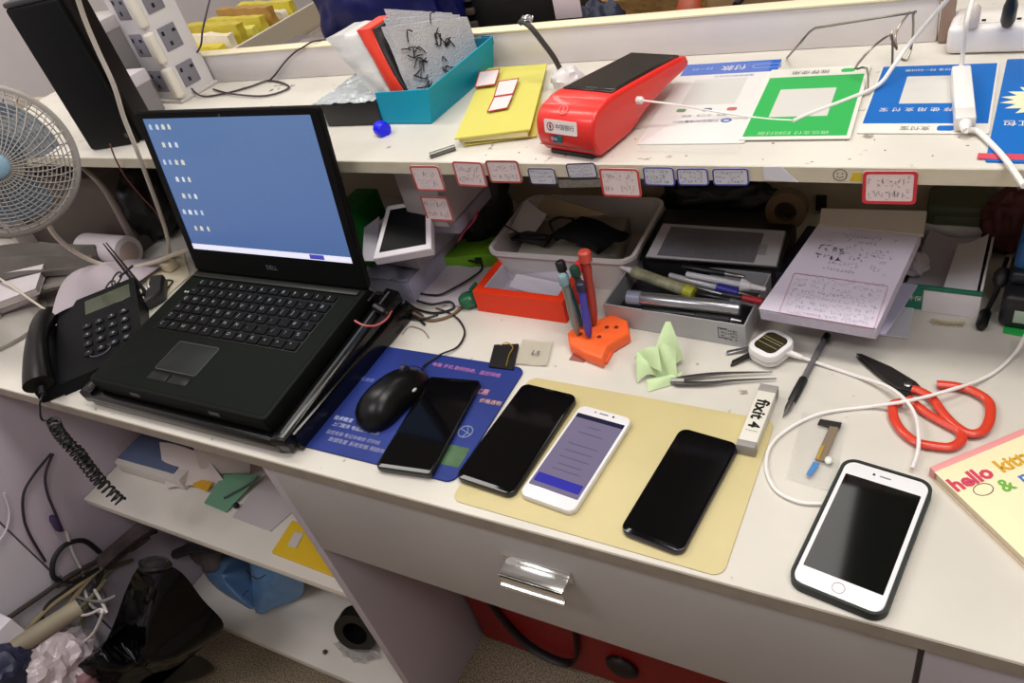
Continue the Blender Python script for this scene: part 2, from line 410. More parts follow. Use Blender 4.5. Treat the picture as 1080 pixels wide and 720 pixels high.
# yellow work mat
c, wm, lm, am = FQ((475, 524), (764, 612), (816, 442), (560, 398), ZD + .0015)
solo('work_mat', (lambda b: (b.transform(MX.Translation((c.x, c.y, ZD + .0001)) @ MX.Rotation(am, 4, 'Z')), b)[1])(rbox(wm, lm, .012, 0, .0013, .0004)), M((203, 189, 137), .55, var=.06, vs=9), 'pale yellow rubber work mat under three phones', 'mat')
# mouse pad
c, w, l, a = FQ((316, 469), (476, 508), (556, 388), (400, 364), ZD + .003)
mp = thing('mouse_pad', 'blue printed mouse pad between laptop and yellow mat', 'mouse pad', (c.x, c.y, ZD), a)
part('pad', rbox(w, l, .012, .0002, .003, .0006), M((33, 50, 122), .65, var=.22, vs=9, spec=.3), mp)
def onpad(px, py): return MW[mp.name].inverted() @ at(px, py, z=ZD + .003)
p = onpad(491, 390); text('电脑 手机 数码快修、监控网络', .011, M((196, 120, 178), .55), mp, (p.x, p.y, .0032), rz=-.02, fit=.105)
for s, px, py, f, col in (('优惠', 508, 413, .02, (226, 150, 150)), ('价格透明', 517, 424, .03, (226, 170, 130)), ('技术精湛', 362, 442, .03, (190, 200, 226)), ('上门服务 电脑维修 配件', 375, 452, .075, (176, 176, 196)), ('监控安装 笔记本维修 打印机', 372, 461, .085, (150, 150, 170)), ('数据恢复 系统安装 网络布线', 378, 470, .095, (150, 150, 170)), ('手机维修', 385, 400, .03, (120, 140, 200))):
    p = onpad(px, py); text(s, .01, M(col, .5), mp, (p.x, p.y, .0031), fit=f)
p = onpad(491, 455); gl = NB()
add(gl, tube([(p.x + .009 * math.cos(t * PI / 8), p.y + .009 * math.sin(t * PI / 8), .003) for t in range(16)], .0009, 5, 2, closed=True), tube([(p.x - .008, p.y + .003, .003), (p.x, p.y, .003), (p.x + .008, p.y - .003, .003)], .0007, 5), tube([(p.x, p.y - .008, .003), (p.x + .003, p.y, .003), (p.x - .001, p.y + .008, .003)], .0007, 5))
part('printed_globe', gl, M((120, 138, 166), .5), mp, label='printed white globe')
p = onpad(476, 480); part('printed_patch', rbox(.036, .03, .003, .003, .0032, 0, p.x, p.y), M((66, 98, 66), .6, var=.3, vs=60), mp, label='printed green picture')
# mouse
ca, cb = at(386, 438, z=ZD + .02), at(437, 392, z=ZD + .02); ctr = (ca + cb) / 2; ang = math.atan2(cb.y - ca.y, cb.x - ca.x) - PI / 2
ms = thing('computer_mouse', 'black wired mouse on the blue mouse pad', 'mouse', (ctr.x, ctr.y, ZD + .0031), ang)
bm = NB(); bmesh.ops.create_icosphere(bm, subdivisions=5, radius=1)
for v in bm.verts:
    x, y, z = v.co; sy = (1 if y > 0 else -1) * abs(y) ** .88
    wd = .031 * (1 - .1 * y - .10 * math.cos(3 * y)); hh = .036 * (1 - .22 * (y + .25) ** 2)
    v.co = V((math.copysign(abs(x) ** .85, x) * wd, sy * .056, (max(z, -.0) ** .9 * hh if z > 0 else z * .003) + .003))
part('shell', bm, M((9, 10, 10), .32, spec=.3), ms)
part('wheel', rod((-.003, .032, .031), (.003, .032, .031), [(.0, 0), (.006, 0), (.006, 1), (.0, 1)], 16), M((40, 40, 42), .5), ms)
part('button_gap', tube([(0, .056, .012), (0, .046, .0255), (0, .034, .0316), (0, .022, .0345)], .0006, 5), M((2, 2, 2), .8), ms)
q = at(437, 405, z=ZD + .018); part('painted_glint', blob((.027, .018, .018), .002, .004, .0022, 0, sub=2), M((190, 190, 190), .3), ms, label='small pale painted glint on the side')  # pale bead stands in for a highlight on the shell
P0 = MW[ms.name] @ V((0, .056, .010))
# phones
phone('smartphone', 'black phone lying beside the mouse on the blue mouse pad', ((397, 491), (456, 502), (505, 401), (452, 396)), ZD + .0031, .008, M((12, 12, 14), .3), .006)
t, w, l, th = phone('smartphone', 'glossy black phone straddling mouse pad edge and yellow mat', ((481, 502), (541, 524), (607, 417), (551, 402)), zmat, .0085, M((20, 20, 34), .25), .010)
part('speaker_slot', rbox(.012, .001, .0005, th - .0001, th + .0003, 0, 0, l / 2 - .003), M((40, 40, 44), .4), t)
scr = M((100, 94, 118), .12, emit=.30)
t, w, l, th = phone('smartphone', 'white phone with a lit lilac screen on the yellow mat', ((547, 520), (604, 541), (668, 441), (612, 426)), zmat, .008, M((226, 224, 220), .3), .009, screen_mat=scr, bez=(.0035, .0035, .016, .013), glassy=M((232, 230, 232), .15, coat=.4))
part('screen_band', rbox(w - .012, .012, .001, th, th + .0004, 0, 0, -l / 2 + .028), M((44, 44, 140), .15, emit=.35), t, label='dark blue band on the screen')
part('status_bar', rbox(w - .0075, .006, .0005, th, th + .0004, 0, 0, l / 2 - .0165), M((30, 30, 56), .15), t)
bm = NB()
for k, (yy, ww) in enumerate(((.040, .016), (.030, .03), (.012, .036), (.002, .034), (-.008, .036), (-.018, .03), (-.026, .034))): add(bm, box(-ww / 2, ww / 2, yy, yy + .0012, th, th + .0004, 0))
part('screen_text', bm, M((84, 80, 104), .3, emit=.12), t)
part('camera_dot', lathe([(.0014, th), (.0014, th + .0003)], 10, MX.Translation((.012, l / 2 - .006, 0))), BLK, t); part('earpiece', rbox(.011, .0013, .0006, th, th + .0003, 0, 0, l / 2 - .006), M((70, 70, 72), .4), t)
part('sensor', lathe([(.001, th), (.001, th + .0003)], 8, MX.Translation((-.011, l / 2 - .006, 0))), BLK, t)
phone('smartphone', 'black phone lying alone at the right of the yellow mat', ((655, 559), (718, 584), (781, 468), (716, 449)), zmat, .008, M((34, 34, 56), .25), .010)
wg = M((236, 236, 238), .15, coat=.4)
t, w, l, th = phone('smartphone', 'white phone in black case with round home button, beside the picture book', ((834, 613), (935, 655), (984, 511), (888, 478)), ZD + .0002, .0095, M((200, 200, 202), .3, .6), .013, screen_mat=M((8, 11, 10), .06, spec=.4), bez=(.0045, .0045, .0185, .0175), glassy=wg, case=M((30, 36, 34), .6))
part('home_button', ring2(ell(0, -l / 2 + .0095, .0054, .0054), ell(0, -l / 2 + .0095, .0047, .0047), th, th + .0004), M((170, 160, 165), .3, .5), t, label='round home button')
part('earpiece', rbox(.010, .0014, .0007, th, th + .0003, 0, 0, l / 2 - .009), M((120, 118, 120), .4), t); part('camera_dot', lathe([(.0013, th), (.0013, th + .0003)], 10, MX.Translation((-.010, l / 2 - .009, 0))), M((30, 30, 36), .2), t)
# thin box with lettering
c, w, l, a = FQ((779, 470), (799, 474), (818, 409), (800, 404), ZD + .014)
fx = thing('glue_box', 'narrow white carton printed with black letters on the mat corner', 'box', (c.x, c.y, zmat), a)
part('carton', box(-w / 2, w / 2, -l / 2, l / 2, 0, .014, .0008), M((222, 218, 206), .5), fx); part('flap', box(-w / 2 - .0002, w / 2 + .0002, -l / 2 - .0003, -l / 2 + .008, .0002, .0143, .0005), M((150, 146, 142), .5), fx)
part('flap', box(-w / 2 - .0002, w / 2 + .0002, l / 2 - .011, l / 2 + .0003, .0002, .0143, .0005), M((150, 146, 142), .5), fx)
text('fixit', .014, BLK, fx, (0, .008, .0142), rz=-PI / 2, fit=.03, bold=.0004)
text('4', .016, BLK, fx, (0, -.0155, .0142), rz=-PI / 2, bold=.0006); text('Screen glue', .005, INK, fx, (0, -.024, .0142), fit=.012)
# pen
a, b = at(872, 354, z=ZD + .0045), at(826, 440, z=ZD + .004); dv = (b - a)
pn = thing('ballpoint_pen', 'black gripped clear pen lying between measuring plug and scissors', 'pen', a)
def lp(t): return a + dv * t
part('barrel', tube([lp(0), lp(.55)], .0036, 10, smooth=False), M((112, 108, 112), .25, alpha=.8), pn, True)
part('grip', rod(lp(.54), lp(.83), [(.003, 0), (.0048, .06), (.005, .5), (.0046, .94), (.003, 1)]), RUB, pn, True); part('tip', rod(lp(.83), lp(1), [(.004, 0), (.0036, .4), (.0015, .75), (.0005, 1)]), STEEL, pn, True)
part('cap', rod(lp(-.02), lp(.08), [(.003, 0), (.0042, .1), (.0042, .9), (.003, 1)]), BLK, pn, True)
# scissors
sz = ZD + .006
scs = thing('scissors', 'open scissors with red plastic handles and dark blades', 'scissors', at(960, 414, z=ZD))
red = M((214, 62, 40), .35, coat=.2)
def sp(*pp, z=sz): return [at(x, y, z=z) for x, y in pp]
part('handle', tube(sp((962, 410), (972, 413), (983, 420), (995, 436), (1008, 449), (1023, 457), (1037, 454), (1044, 441), (1043, 424), (1028, 413), (1008, 407), (988, 405)), lambda t: .0048, 10, 5, sq=.8), red, scs, True)
part('handle', tube(sp((958, 420), (966, 427), (980, 437), (998, 447), (1012, 455), (1014, 464), (1003, 471), (985, 470), (967, 466), (952, 455), (943, 441), (942, 427), (950, 424), z=sz - .0008), lambda t: .0048, 10, 5, sq=.8), red, scs, True)
def blade(p, z0, z1): return prism([(q.x, q.y) for q in (at(x, y, z=ZD) for x, y in p)], z0, z1, .0004, 1)
dk = M((66, 62, 60), .35, .7)
part('blade', blade([(903, 377), (908, 377), (940, 391), (966, 407), (972, 414), (960, 417), (945, 413), (930, 402)], ZD + .0045, ZD + .0065), dk, scs, True)
part('blade', blade([(903, 378), (906, 382), (922, 396), (940, 410), (954, 422), (962, 424), (960, 410), (940, 396)], ZD + .002, ZD + .0042), dk, scs, True)
q = at(957, 410, z=ZD); part('pivot', lathe([(.0045, ZD + .0066), (.0045, ZD + .008), (.003, ZD + .0088)], 14, MX.Translation((q.x, q.y, 0))), STEEL, scs, True)
# white cables
wc = M((238, 234, 230), .4)
cable('charging_cable', 'white charging cable running from measuring plug across scissors to the cased phone', [at(*p) for p in ((829, 372, ZD + .014), (846, 377, ZD + .006), (872, 386, ZD + .003), (905, 397, ZD + .003), (935, 407, ZD + .011), (955, 422, ZD + .0135), (966, 440, ZD + .012), (969, 465, ZD + .012), (967, 480, ZD + .006), (962, 494, ZD + .0065))], .0019, wc)
cable('looped_cable', 'white cable looping from right edge across scissors to behind the cased phone', [at(*p) for p in ((1082, 352, ZD + .02), (1072, 370, ZD + .006), (1052, 390, ZD + .003), (1030, 402, ZD + .006), (1006, 410, ZD + .0135), (978, 418, ZD + .0137), (950, 424, ZD + .0135), (915, 429, ZD + .003), (870, 435, ZD + .003), (838, 448, ZD + .003), (814, 468, ZD + .003), (808, 492, ZD + .003), (818, 516, ZD + .003), (842, 529, ZD + .003), (866, 531, ZD + .003))], .0019, wc)
# measuring plug
c = at(813, 362, z=ZD + .02)
um = thing('charging_meter', 'white rounded charging meter with a dark display', 'meter', (c.x, c.y, ZD), R_(-28))
part('housing', rbox(.040, .046, .014, .004, .021, .003), M((232, 230, 228), .35), um); part('rim', ring2(rpts(.041, .047, .0145), rpts(.037, .043, .0135), .011, .0135), M((200, 198, 198), .4), um)
part('display', rbox(.029, .032, .008, .0205, .0216, .0004), M((48, 46, 28), .15, coat=.3), um)
bm = NB()
for k in (-.006, .001, .005): add(bm, box(-.013, .013, k, k + .0008, .0216, .0219, 0))
part('display_lines', bm, M((150, 140, 100), .5), um)
part('cable_sleeve', tube([MW[um.name].inverted() @ p for p in (at(824, 369, z=ZD + .012), at(846, 377, z=ZD + .007))], lambda t: .005 - .0022 * t, 10, smooth=False), wc, um)
a, b = at(792, 372, z=ZD + .008), at(771, 382, z=ZD + .005)
part('plug', slab([a + V((0, -.0045, 0)), b + V((0, -.0045, 0)), b + V((0, .0045, 0)), a + V((0, .0045, 0))], .004, .0008), M((60, 58, 58), .3, .7), um, True, label='dark metal plug')
a, b = at(790, 366, z=ZD + .007), at(766, 371, z=ZD + .004); part('plug', slab([a + V((0, -.003, 0)), b + V((0, -.003, 0)), b + V((0, .003, 0)), a + V((0, .003, 0))], .003, .0006), STEEL, um, True)
# tweezers
tz = thing('tweezers', 'steel tweezers lying beside the green cloth', 'tweezers', at(715, 402, z=ZD))
part('arm', tube(DZ((712, 400, ZD + .004), (745, 395, ZD + .006), (775, 393, ZD + .006), (815, 392, ZD + .004)), lambda t: .0034 * (1 - t) + .0008, 8, sq=.5), STEEL, tz, True)
part('arm', tube(DZ((712, 404, ZD + .004), (745, 404, ZD + .005), (775, 401, ZD + .005), (819, 399, ZD + .004)), lambda t: .0034 * (1 - t) + .0008, 8, sq=.5), STEEL, tz, True)
part('joint', tube(DZ((708, 402, ZD + .004), (722, 402, ZD + .005)), .0042, 8, smooth=False), STEEL, tz, True)
# green cloth
gm = M((196, 218, 168), .85, var=.08, vs=40)
g1 = [at(672, 404, z=ZD + .002), at(716, 396, z=ZD + .003), at(714, 362, z=ZD + .03), at(672, 372, z=ZD + .024)]
cl = sheet(g1, 14, 14, lambda u, v: (0, .006 * math.sin(5 * u), .014 * math.sin(PI * u) ** 2 * math.sin(PI * v) + .006 * math.sin(7 * u + 3 * v)), .001)
g2 = [at(686, 386, z=ZD + .012), at(721, 378, z=ZD + .008), at(707, 339, z=ZD + .042), at(702, 339, z=ZD + .042)]
add(cl, sheet(g2, 10, 12, lambda u, v: (0, -.012 * math.sin(PI * u) * (1 - v), .004 * math.sin(PI * v)), .001))
g3 = [at(668, 378, z=ZD + .012), at(698, 392, z=ZD + .018), at(694, 366, z=ZD + .034), at(672, 372, z=ZD + .02)]
add(cl, sheet(g3, 10, 10, lambda u, v: (0, 0, .008 * math.sin(PI * u) * math.sin(2.5 * v)), .001))
g4 = [at(683, 413, z=ZD + .001), at(712, 405, z=ZD + .001), at(720, 392, z=ZD + .008), at(682, 400, z=ZD + .005)]
add(cl, sheet(g4, 10, 8, lambda u, v: (0, 0, .005 * math.sin(PI * u) * math.sin(PI * v)), .0008))
solo('cleaning_cloth', cl, gm, 'crumpled pale green cloth in front of the grey pen box', 'cloth', ang=70)
# clear bags with spares
solo('clear_bag', sheet([at(829, 505, z=ZD + .001), at(880, 520, z=ZD + .001), at(893, 445, z=ZD + .001), at(846, 434, z=ZD + .001)], 10, 10, lambda u, v: (0, 0, .0012 + .0014 * math.sin(9 * u + 5 * v)), .0003), M((222, 220, 214), .12, alpha=.16), 'flat clear bag under a flex connector near the white phone', 'bag')
fl = thing('flex_connector', 'small flat ribbon connector with blue end on a clear bag', 'connector', at(866, 470, z=ZD + .004))
zf = ZD + .006
part('connector_head', slab([at(862, 447, z=zf), at(886, 451, z=zf), at(888, 445, z=zf), at(865, 441, z=zf)], .002), M((44, 38, 34), .4), fl, True)
part('ribbon', slab([at(859, 485, z=zf), at(870, 486, z=zf), at(885, 450, z=zf), at(875, 449, z=zf)], .0008), M((128, 112, 92), .45), fl, True); part('ribbon_end', slab([at(850, 500, z=zf), at(855, 502, z=zf), at(865, 488, z=zf), at(858, 486, z=zf)], .001), M((70, 130, 190), .4), fl, True, label='blue film end')
part('gold_strip', slab([at(860, 483, z=zf + .0005), at(864, 484, z=zf + .0005), at(870, 470, z=zf + .0005), at(866, 469, z=zf + .0005)], .0006), M((190, 160, 80), .35, .4), fl, True); part('tape', blob(at(874, 485, z=ZD + .006), .004, .005, .0025, .2, sub=2), M((226, 230, 220), .3), fl, True)
bk = thing('spare_part', 'small black part with gold loop, upper edge of the mouse pad', 'part', at(531, 376, z=ZD + .004))
zz = ZD + .006
part('casing', slab([at(515, 386, z=zz), at(541, 389, z=zz), at(547, 362, z=zz), at(521, 363, z=zz)], .004), M((22, 22, 24), .4, var=.2, vs=80), bk, True); part('gold_loop', tube(DZ((534, 386), (537, 374), (541, 366), (534, 361), (528, 364), z=zz + .001), .0009, 6), M((190, 160, 70), .35, .6), bk, True)
cb_ = thing('clear_bag', 'small clear bag with a black printed mark beside the orange stand', 'bag', at(563, 372, z=ZD))
part('film', sheet([at(544, 384, z=ZD + .002), at(577, 386, z=ZD + .002), at(583, 361, z=ZD + .002), at(551, 358, z=ZD + .002)], 8, 8, lambda u, v: (0, 0, .001 + .001 * math.sin(8 * u)), .0004), M((214, 208, 190), .2, alpha=.55), cb_, True); text('L5', .012, INK, cb_, MW[cb_.name].inverted() @ at(565, 372, z=ZD + .0052))
solo('paper_scrap', slab([at(600, 379, z=ZD + .001), at(616, 382, z=ZD + .001), at(620, 374, z=ZD + .001), at(606, 370, z=ZD + .001)], .0006, 0), M((150, 90, 84), .6), 'tiny reddish scrap in front of the orange stand', 'scrap')
# picture book
z1 = ZD + .012
a, b0, d0 = at(981, 493, z=z1), at(1080, 452, z=z1), at(1080, 612, z=z1)
ex = (b0 - a).normalized(); ey = V((-ex.y, ex.x, 0))
bkt = thing('picture_book', "children's picture book with cream cover at the right edge of the desk", 'book', a - V((0, 0, .012)), math.atan2(ex.y, ex.x))
Lb, Wb = .185, .17
part('pages', box(.002, Wb - .002, -Lb + .002, -.002, .0012, .0105, .0005), M((226, 216, 190), .7), bkt); part('cover', rbox(Wb, Lb, .004, .0105, .012, .0004, Wb / 2, -Lb / 2), M((244, 230, 188), .45, var=.04, vs=10), bkt)
part('cover', rbox(Wb, Lb, .004, 0, .0012, .0003, Wb / 2, -Lb / 2), M((226, 200, 170), .5), bkt); part('pink_spine', box(0, Wb, -.006, .0006, .0002, .0124, .0006), M((226, 150, 148), .5), bkt, label='pink strip along the back')
iv = MW[bkt.name].inverted(); p = iv @ at(1024, 505, z=z1)
text('hello', .017, M((206, 64, 96), .5), bkt, (p.x, p.y, .0123), fit=.040, bold=.0007)
p = iv @ at(1068, 487, z=z1); text('kitty', .017, M((214, 164, 50), .5), bkt, (p.x + .002, p.y, .0123), fit=.036, bold=.0006)
p = iv @ at(1061, 512, z=z1); text('&', .019, M((110, 176, 70), .5), bkt, (p.x, p.y, .0124), bold=.0004)
p = iv @ at(1078, 504, z=z1); text('m', .018, M((70, 120, 196), .5), bkt, (p.x + .004, p.y, .0124), bold=.0004)
p = iv @ at(1037, 516, z=z1); part('printed_bun', ring2(ell(p.x, p.y, .009, .0065), ell(p.x, p.y, .0083, .0058), .0119, .0123), INK, bkt, label='small outlined bun')
# ================================================================ on the raised shelf
def S(*pp, z=ZS): return [at(p[0], p[1], z=(p[2] if len(p) > 2 else z)) for p in pp]
# card terminal: local frame, y runs from the printer end to the far end
a, b = at(578, 160, z=ZS), at(628, 168, z=ZS)
fa, fb = at(603, 165, z=ZS), at(700, 88, z=ZS)
ang = math.atan2((fb - fa).y, (fb - fa).x) - PI / 2
ps = thing('card_terminal', 'red handheld card payment terminal on the raised shelf', 'card terminal', (fa.x, fa.y, ZS + .0022), ang)
prof = [(.0, .006), (-.006, .018), (-.004, .038), (.006, .050), (.022, .054), (.045, .055), (.175, .040), (.190, .034), (.192, .028), (.184, .022), (.150, .020), (.095, .012), (.065, .002), (.010, .001)]
Wp = .082
def xprism(pr, x0, x1, b, seg=3):
    bm = prism([(y, z) for y, z in pr], x0, x1, b, seg); bm.transform(MX(((0, 0, 1, 0), (1, 0, 0, 0), (0, 1, 0, 0), (0, 0, 0, 1)))); bmesh.ops.recalc_face_normals(bm, faces=bm.faces); return bm
def smooth2(pr, k=4):
    P = [V((y, z, 0)) for y, z in pr]; q = spline([P[-1]] + P + P[:2], k)[k:-k]; return [(p.x, p.y) for p in q[:-1]]
redp = M((226, 44, 38), .35, coat=.2)
part('body', xprism(smooth2(prof, 3), -Wp / 2, Wp / 2, .005), redp, ps, ang=50)
zs = lambda y: .0556 - (y - .045) * (.015 / .13)
def on_top(x0, x1, y0, y1, th, lift): return slab([(x0, y0, zs(y0) + lift), (x1, y0, zs(y0) + lift), (x1, y1, zs(y1) + lift), (x0, y1, zs(y1) + lift)], th, .0004)
part('bezel', on_top(-.034, .034, .046, .182, .003, .0012), M((20, 18, 20), .2, coat=.4), ps, label='black bezel'); part('screen', on_top(-.031, .031, .052, .176, .001, .0018), M((34, 34, 38), .05, coat=.6), ps)
part('seam', tube([(-.039, -.0052, .012), (.039, -.0052, .012)], .0006, 4, smooth=False), M((90, 12, 12), .5), ps)
part('paper_slot', box(-.03, .03, .0, .05, -.0018, .0035, .001), BLK, ps)
mf = MX.Translation((-.003, -.0052, .0355)) @ MX.Rotation(R_(80), 4, 'X')
stk = rbox(.046, .0155, .002, 0, .0006, 0); stk.transform(mf); part('bank_sticker', stk, M((236, 226, 222), .4), ps, label='white bank sticker')
text('中国银行', .0085, INK, ps, (.006, 0, .0008), mx=mf, fit=.026)
lg = NB(); add(lg, ring2(ell(-.0145, 0, .0048, .0048), ell(-.0145, 0, .0038, .0038), .0006, .0009), box(-.0158, -.0132, -.0016, .0016, .0006, .0009, 0), box(-.0149, -.0141, -.0046, .0046, .0006, .0009, 0)); lg.transform(mf)
part('bank_emblem', lg, M((150, 40, 50), .5), ps)
mf2 = MX.Translation((-.014, -.0066, .0215)) @ MX.Rotation(R_(92), 4, 'X')
for k, cc in enumerate(((190, 40, 50), (40, 60, 130), (30, 110, 110))):
    u = prism([(-.008 + k * .0055, -.0045), (-.001 + k * .0055, -.0045), (.001 + k * .0055, .0045), (-.006 + k * .0055, .0045)], 0, .0006 + k * .0001); u.transform(mf2); part('pay_logo', u, M(cc, .4), ps)
text('银联', .0048, WHT, ps, (0, 0, .001), mx=mf2)
em = ring2(ell(0, 0, .006, .006), ell(0, 0, .005, .005), 0, .0005); add(em, text('S', .009, 0, None, (0, 0, .0004))); em.transform(MX.Translation((-.004, .0060, .0512)) @ MX.Rotation(R_(33), 4, 'X')); part('embossed_logo', em, M((236, 96, 88), .35), ps)
# plug + thin cable
pw = [at(664, 105, z=ZS + .034), at(678, 106, z=ZS + .034)]
wc2 = M((236, 232, 228), .4)
tc = thing('terminal_cable', 'thin white cable plugged into the side of the red card terminal', 'cable', pw[0])
part('plug', rod(pw[0], pw[1], [(.003, 0), (.0044, .1), (.0044, .9), (.003, 1)], 12), wc2, tc, True)
part('wire', tube([pw[1]] + [at(*p) for p in ((710, 110, ZS + .028), (750, 117, ZS + .012), (790, 123, ZS + .004), (815, 126, ZS + .003), (838, 127, ZS + .003))], .0012, 6), wc2, tc, True)
cable('draped_cable', 'white cable draped over the green payment card up to the top edge', [at(*p) for p in ((836, 128, ZS + .004), (856, 119, ZS + .004), (893, 105, ZS + .004), (926, 90, ZS + .006), (942, 70, ZS + .02), (958, 48, ZS + .035), (980, 22, ZS + .06), (1004, -6, ZS + .09))], .0022, wc2)
# payment cards (the square code panel is left blank)
def card(name, label, cor, base, z=ZS + .0004, group=None):
    c, w, l, a = FQ(*cor, z); t = thing(name, label, 'card', (c.x, c.y, z), a, group)
    part('backing', rbox(w, l, .002, 0, .0012, .0002), base, t); return t, w, l
def patch(t, x0, x1, y0, y1, m, k=1, name='printed_panel', label=None): return part(name, box(x0, x1, y0, y1, .0011, .0012 + .0002 * k, 0), m, t, label=label)
PB = M((38, 92, 186), .5, spec=.2); PG = M((52, 170, 84), .5, spec=.2); PW = M((230, 226, 222), .35, coat=.3); CODE = M((206, 204, 198), .5)
t, w, l = card('payment_card', 'white payment card with blue header band beside the red terminal', ((684, 152), (786, 152), (822, 66), (716, 68)), PW)
patch(t, -w / 2, w / 2, l / 2 - .034, l / 2, PB)
text('付款', .016, WHT, t, (.005, l / 2 - .017, .0016), rz=PI, fit=.03); text('扫一扫', .009, M((150, 180, 230), .4), t, (-.034, l / 2 - .016, .0016), rz=PI); part('header_outline', ring2(rpts(.034, .012, .006, 5, .044, l / 2 - .017), rpts(.032, .010, .005, 5, .044, l / 2 - .017), .0011, .0016), M((120, 160, 226), .4), t)
text('推荐使用扫码支付', .006, M((80, 120, 190), .4), t, (.01, l / 2 - .041, .0014), rz=PI)
patch(t, -.035, .028, -.012, l / 2 - .048, CODE, name='blank_panel', label='blank square panel')
for dx, cc in ((-.03, (70, 130, 70)), (.0, (60, 80, 110)), (.028, (180, 70, 60))): part('app_icon', rbox(.011, .008, .003, .0011, .0015, 0, dx, -.026), M(cc, .4), t)
text('微信 · 支付宝 · 银联', .006, M((130, 130, 136), .5), t, (0, -.040, .0014), rz=PI); text('中国邮政储蓄银行', .0085, M((60, 74, 120), .5), t, (-.006, -.054, .0014), rz=PI, fit=.052); part('bank_emblem', ring2(ell(.028, -.054, .006, .005), ell(.028, -.054, .003, .002), .0011, .0015), PB, t)
solo('plastic_sleeve', sheet([at(672, 160, z=ZS + .0021), at(779, 162, z=ZS + .0021), at(814, 66, z=ZS + .0021), at(712, 66, z=ZS + .0021)], 14, 12, lambda u, v: (0, 0, .0012 + .0012 * math.sin(11 * u + 3 * v) * math.sin(7 * v)), .0002), M((230, 230, 232), .15, alpha=.06), 'clear plastic sleeve over the white payment card', 'sleeve')
t, w, l = card('payment_card', 'green payment card lying on the raised shelf', ((781, 148), (898, 147), (917, 70), (812, 74)), M((226, 224, 214), .4), ZS + .0018)
patch(t, -w / 2 + .003, w / 2 - .004, -l / 2 + .006, l / 2 - .024, PG); patch(t, -.033, .026, -.038, .030, CODE, 2, 'blank_panel', 'blank square panel')
text('推荐使用', .0105, M((110, 110, 106), .5), t, (-.008, l / 2 - .012, .0014), rz=PI); part('pay_logo', rbox(.015, .009, .004, .0011, .0015, 0, .032, l / 2 - .012), PG, t); text('微信支付 扫码付款', .007, M((170, 226, 170), .4), t, (-.002, -l / 2 + .013, .0016), rz=PI, fit=.07)
t, w, l = card('payment_card', 'blue payment card under the white adapter', ((905, 142), (1043, 141), (1054, 68), (929, 70)), M((224, 220, 212), .4))
bl = M((26, 102, 182), .5, spec=.15)
patch(t, -w / 2 + .002, w / 2 - .002, -l / 2 + .020, l / 2 - .002, bl); patch(t, -.027, .03, -.016, l / 2 - .030, CODE, 2, 'blank_panel', 'blank square panel')
text('打开支付宝 扫一扫付款', .006, WHT, t, (.0, l / 2 - .014, .0016), rz=PI, fit=.062); text('推 荐 使 用 支 付 宝', .011, WHT, t, (-.004, -.029, .0016), rz=PI, fit=.078); text('支付宝', .009, M((90, 90, 92), .5), t, (-.006, -l / 2 + .010, .0014), rz=PI); part('pay_logo', rbox(.014, .010, .003, .0011, .0015, 0, .020, -l / 2 + .010), bl, t)
t, w, l = card('payment_card', 'blue card with a cream starburst at the right end of the raised shelf', ((1042, 173), (1186, 174), (1186, 62), (1060, 62)), bl)
st = []
for k in range(40): r = .050 if k % 2 else .038; st.append((.002 + r * math.cos(PI * k / 20), .012 + r * .8 * math.sin(PI * k / 20)))
part('starburst', prism(st, .0011, .0015), M((232, 226, 190), .5), t, label='cream starburst'); patch(t, -.056, .0, -l / 2 + .004, -l / 2 + .014, M((206, 70, 90), .5), 1, label='pink strip'); text('红包', .012, WHT, t, (-.03, -.036, .0016), rz=PI)
# white adapter, power strip and cables
p0, p1 = at(1019, 124, z=ZS + .016), at(1014, 68, z=ZS + .016)
ad = thing('adapter', 'slim white power adapter lying across the blue payment card', 'adapter', ((p0 + p1) / 2).xy.to_3d() + V((0, 0, ZS + .0018)), math.atan2((p1 - p0).y, (p1 - p0).x) - PI / 2)
LA = (p1 - p0).length
part('housing', rbox(.0175, LA, .003, 0, .014, .002), M((236, 232, 230), .35), ad); part('end_cap', box(-.0085, .0085, -LA / 2 - .0004, -LA / 2 + .022, .0006, .0144, .0018), M((222, 218, 214), .4), ad); part('strain_relief', rod((0, -LA / 2, .008), (0, -LA / 2 - .012, .007), [(.0055, 0), (.005, .5), (.003, 1)], 12), wc2, ad)
q = MW[ad.name] @ V((0, -LA / 2 - .012, .007)); q2 = MW[ad.name] @ V((0, LA / 2, .008))
cable('adapter_cable', 'white cable running from the slim adapter off the right shelf end', [q] + [at(*p) for p in ((1030, 138, ZS + .005), (1046, 152, ZS + .004), (1062, 170, ZS + .006), (1080, 196, ZS + .01))], .0026, wc2)
cable('adapter_lead', 'white lead from the power strip down to the slim adapter', [q2] + [at(*p) for p in ((1016, 52, ZS + .03), (1019, 28, ZS + .06), (1024, 6, ZS + .075), (1030, -12, ZS + .08))], .0022, wc2)
a, b = at(996, 59, z=ZS), at(1082, 57, z=ZS); ex = (b - a).normalized()
pst = thing('power_strip', 'white power strip with a black plug at the shelf end', 'power strip', a, math.atan2(ex.y, ex.x))
part('housing', box(0, .2, 0, .06, .0005, .031, .007, 4), M((236, 232, 232), .35), pst)
for x in (.03, .056, .062, .1, .106, .14): part('socket_slot', box(x, x + .004, .012, .017, .0312, .0322, 0), BLK, pst)
part('socket_face', box(.008, .192, .008, .052, .0295, .0317, .0006), M((228, 222, 218), .4), pst)
pl = at(1062, 26, z=ZS + .0315); pt = at(1069, -8, z=ZS + .07)
solo('plug', add(rod(pl, pt, [(.005, 0), (.007, .15), (.0065, .6), (.003, 1)], 12)), BLK, 'black plug standing in the white power strip', 'plug')
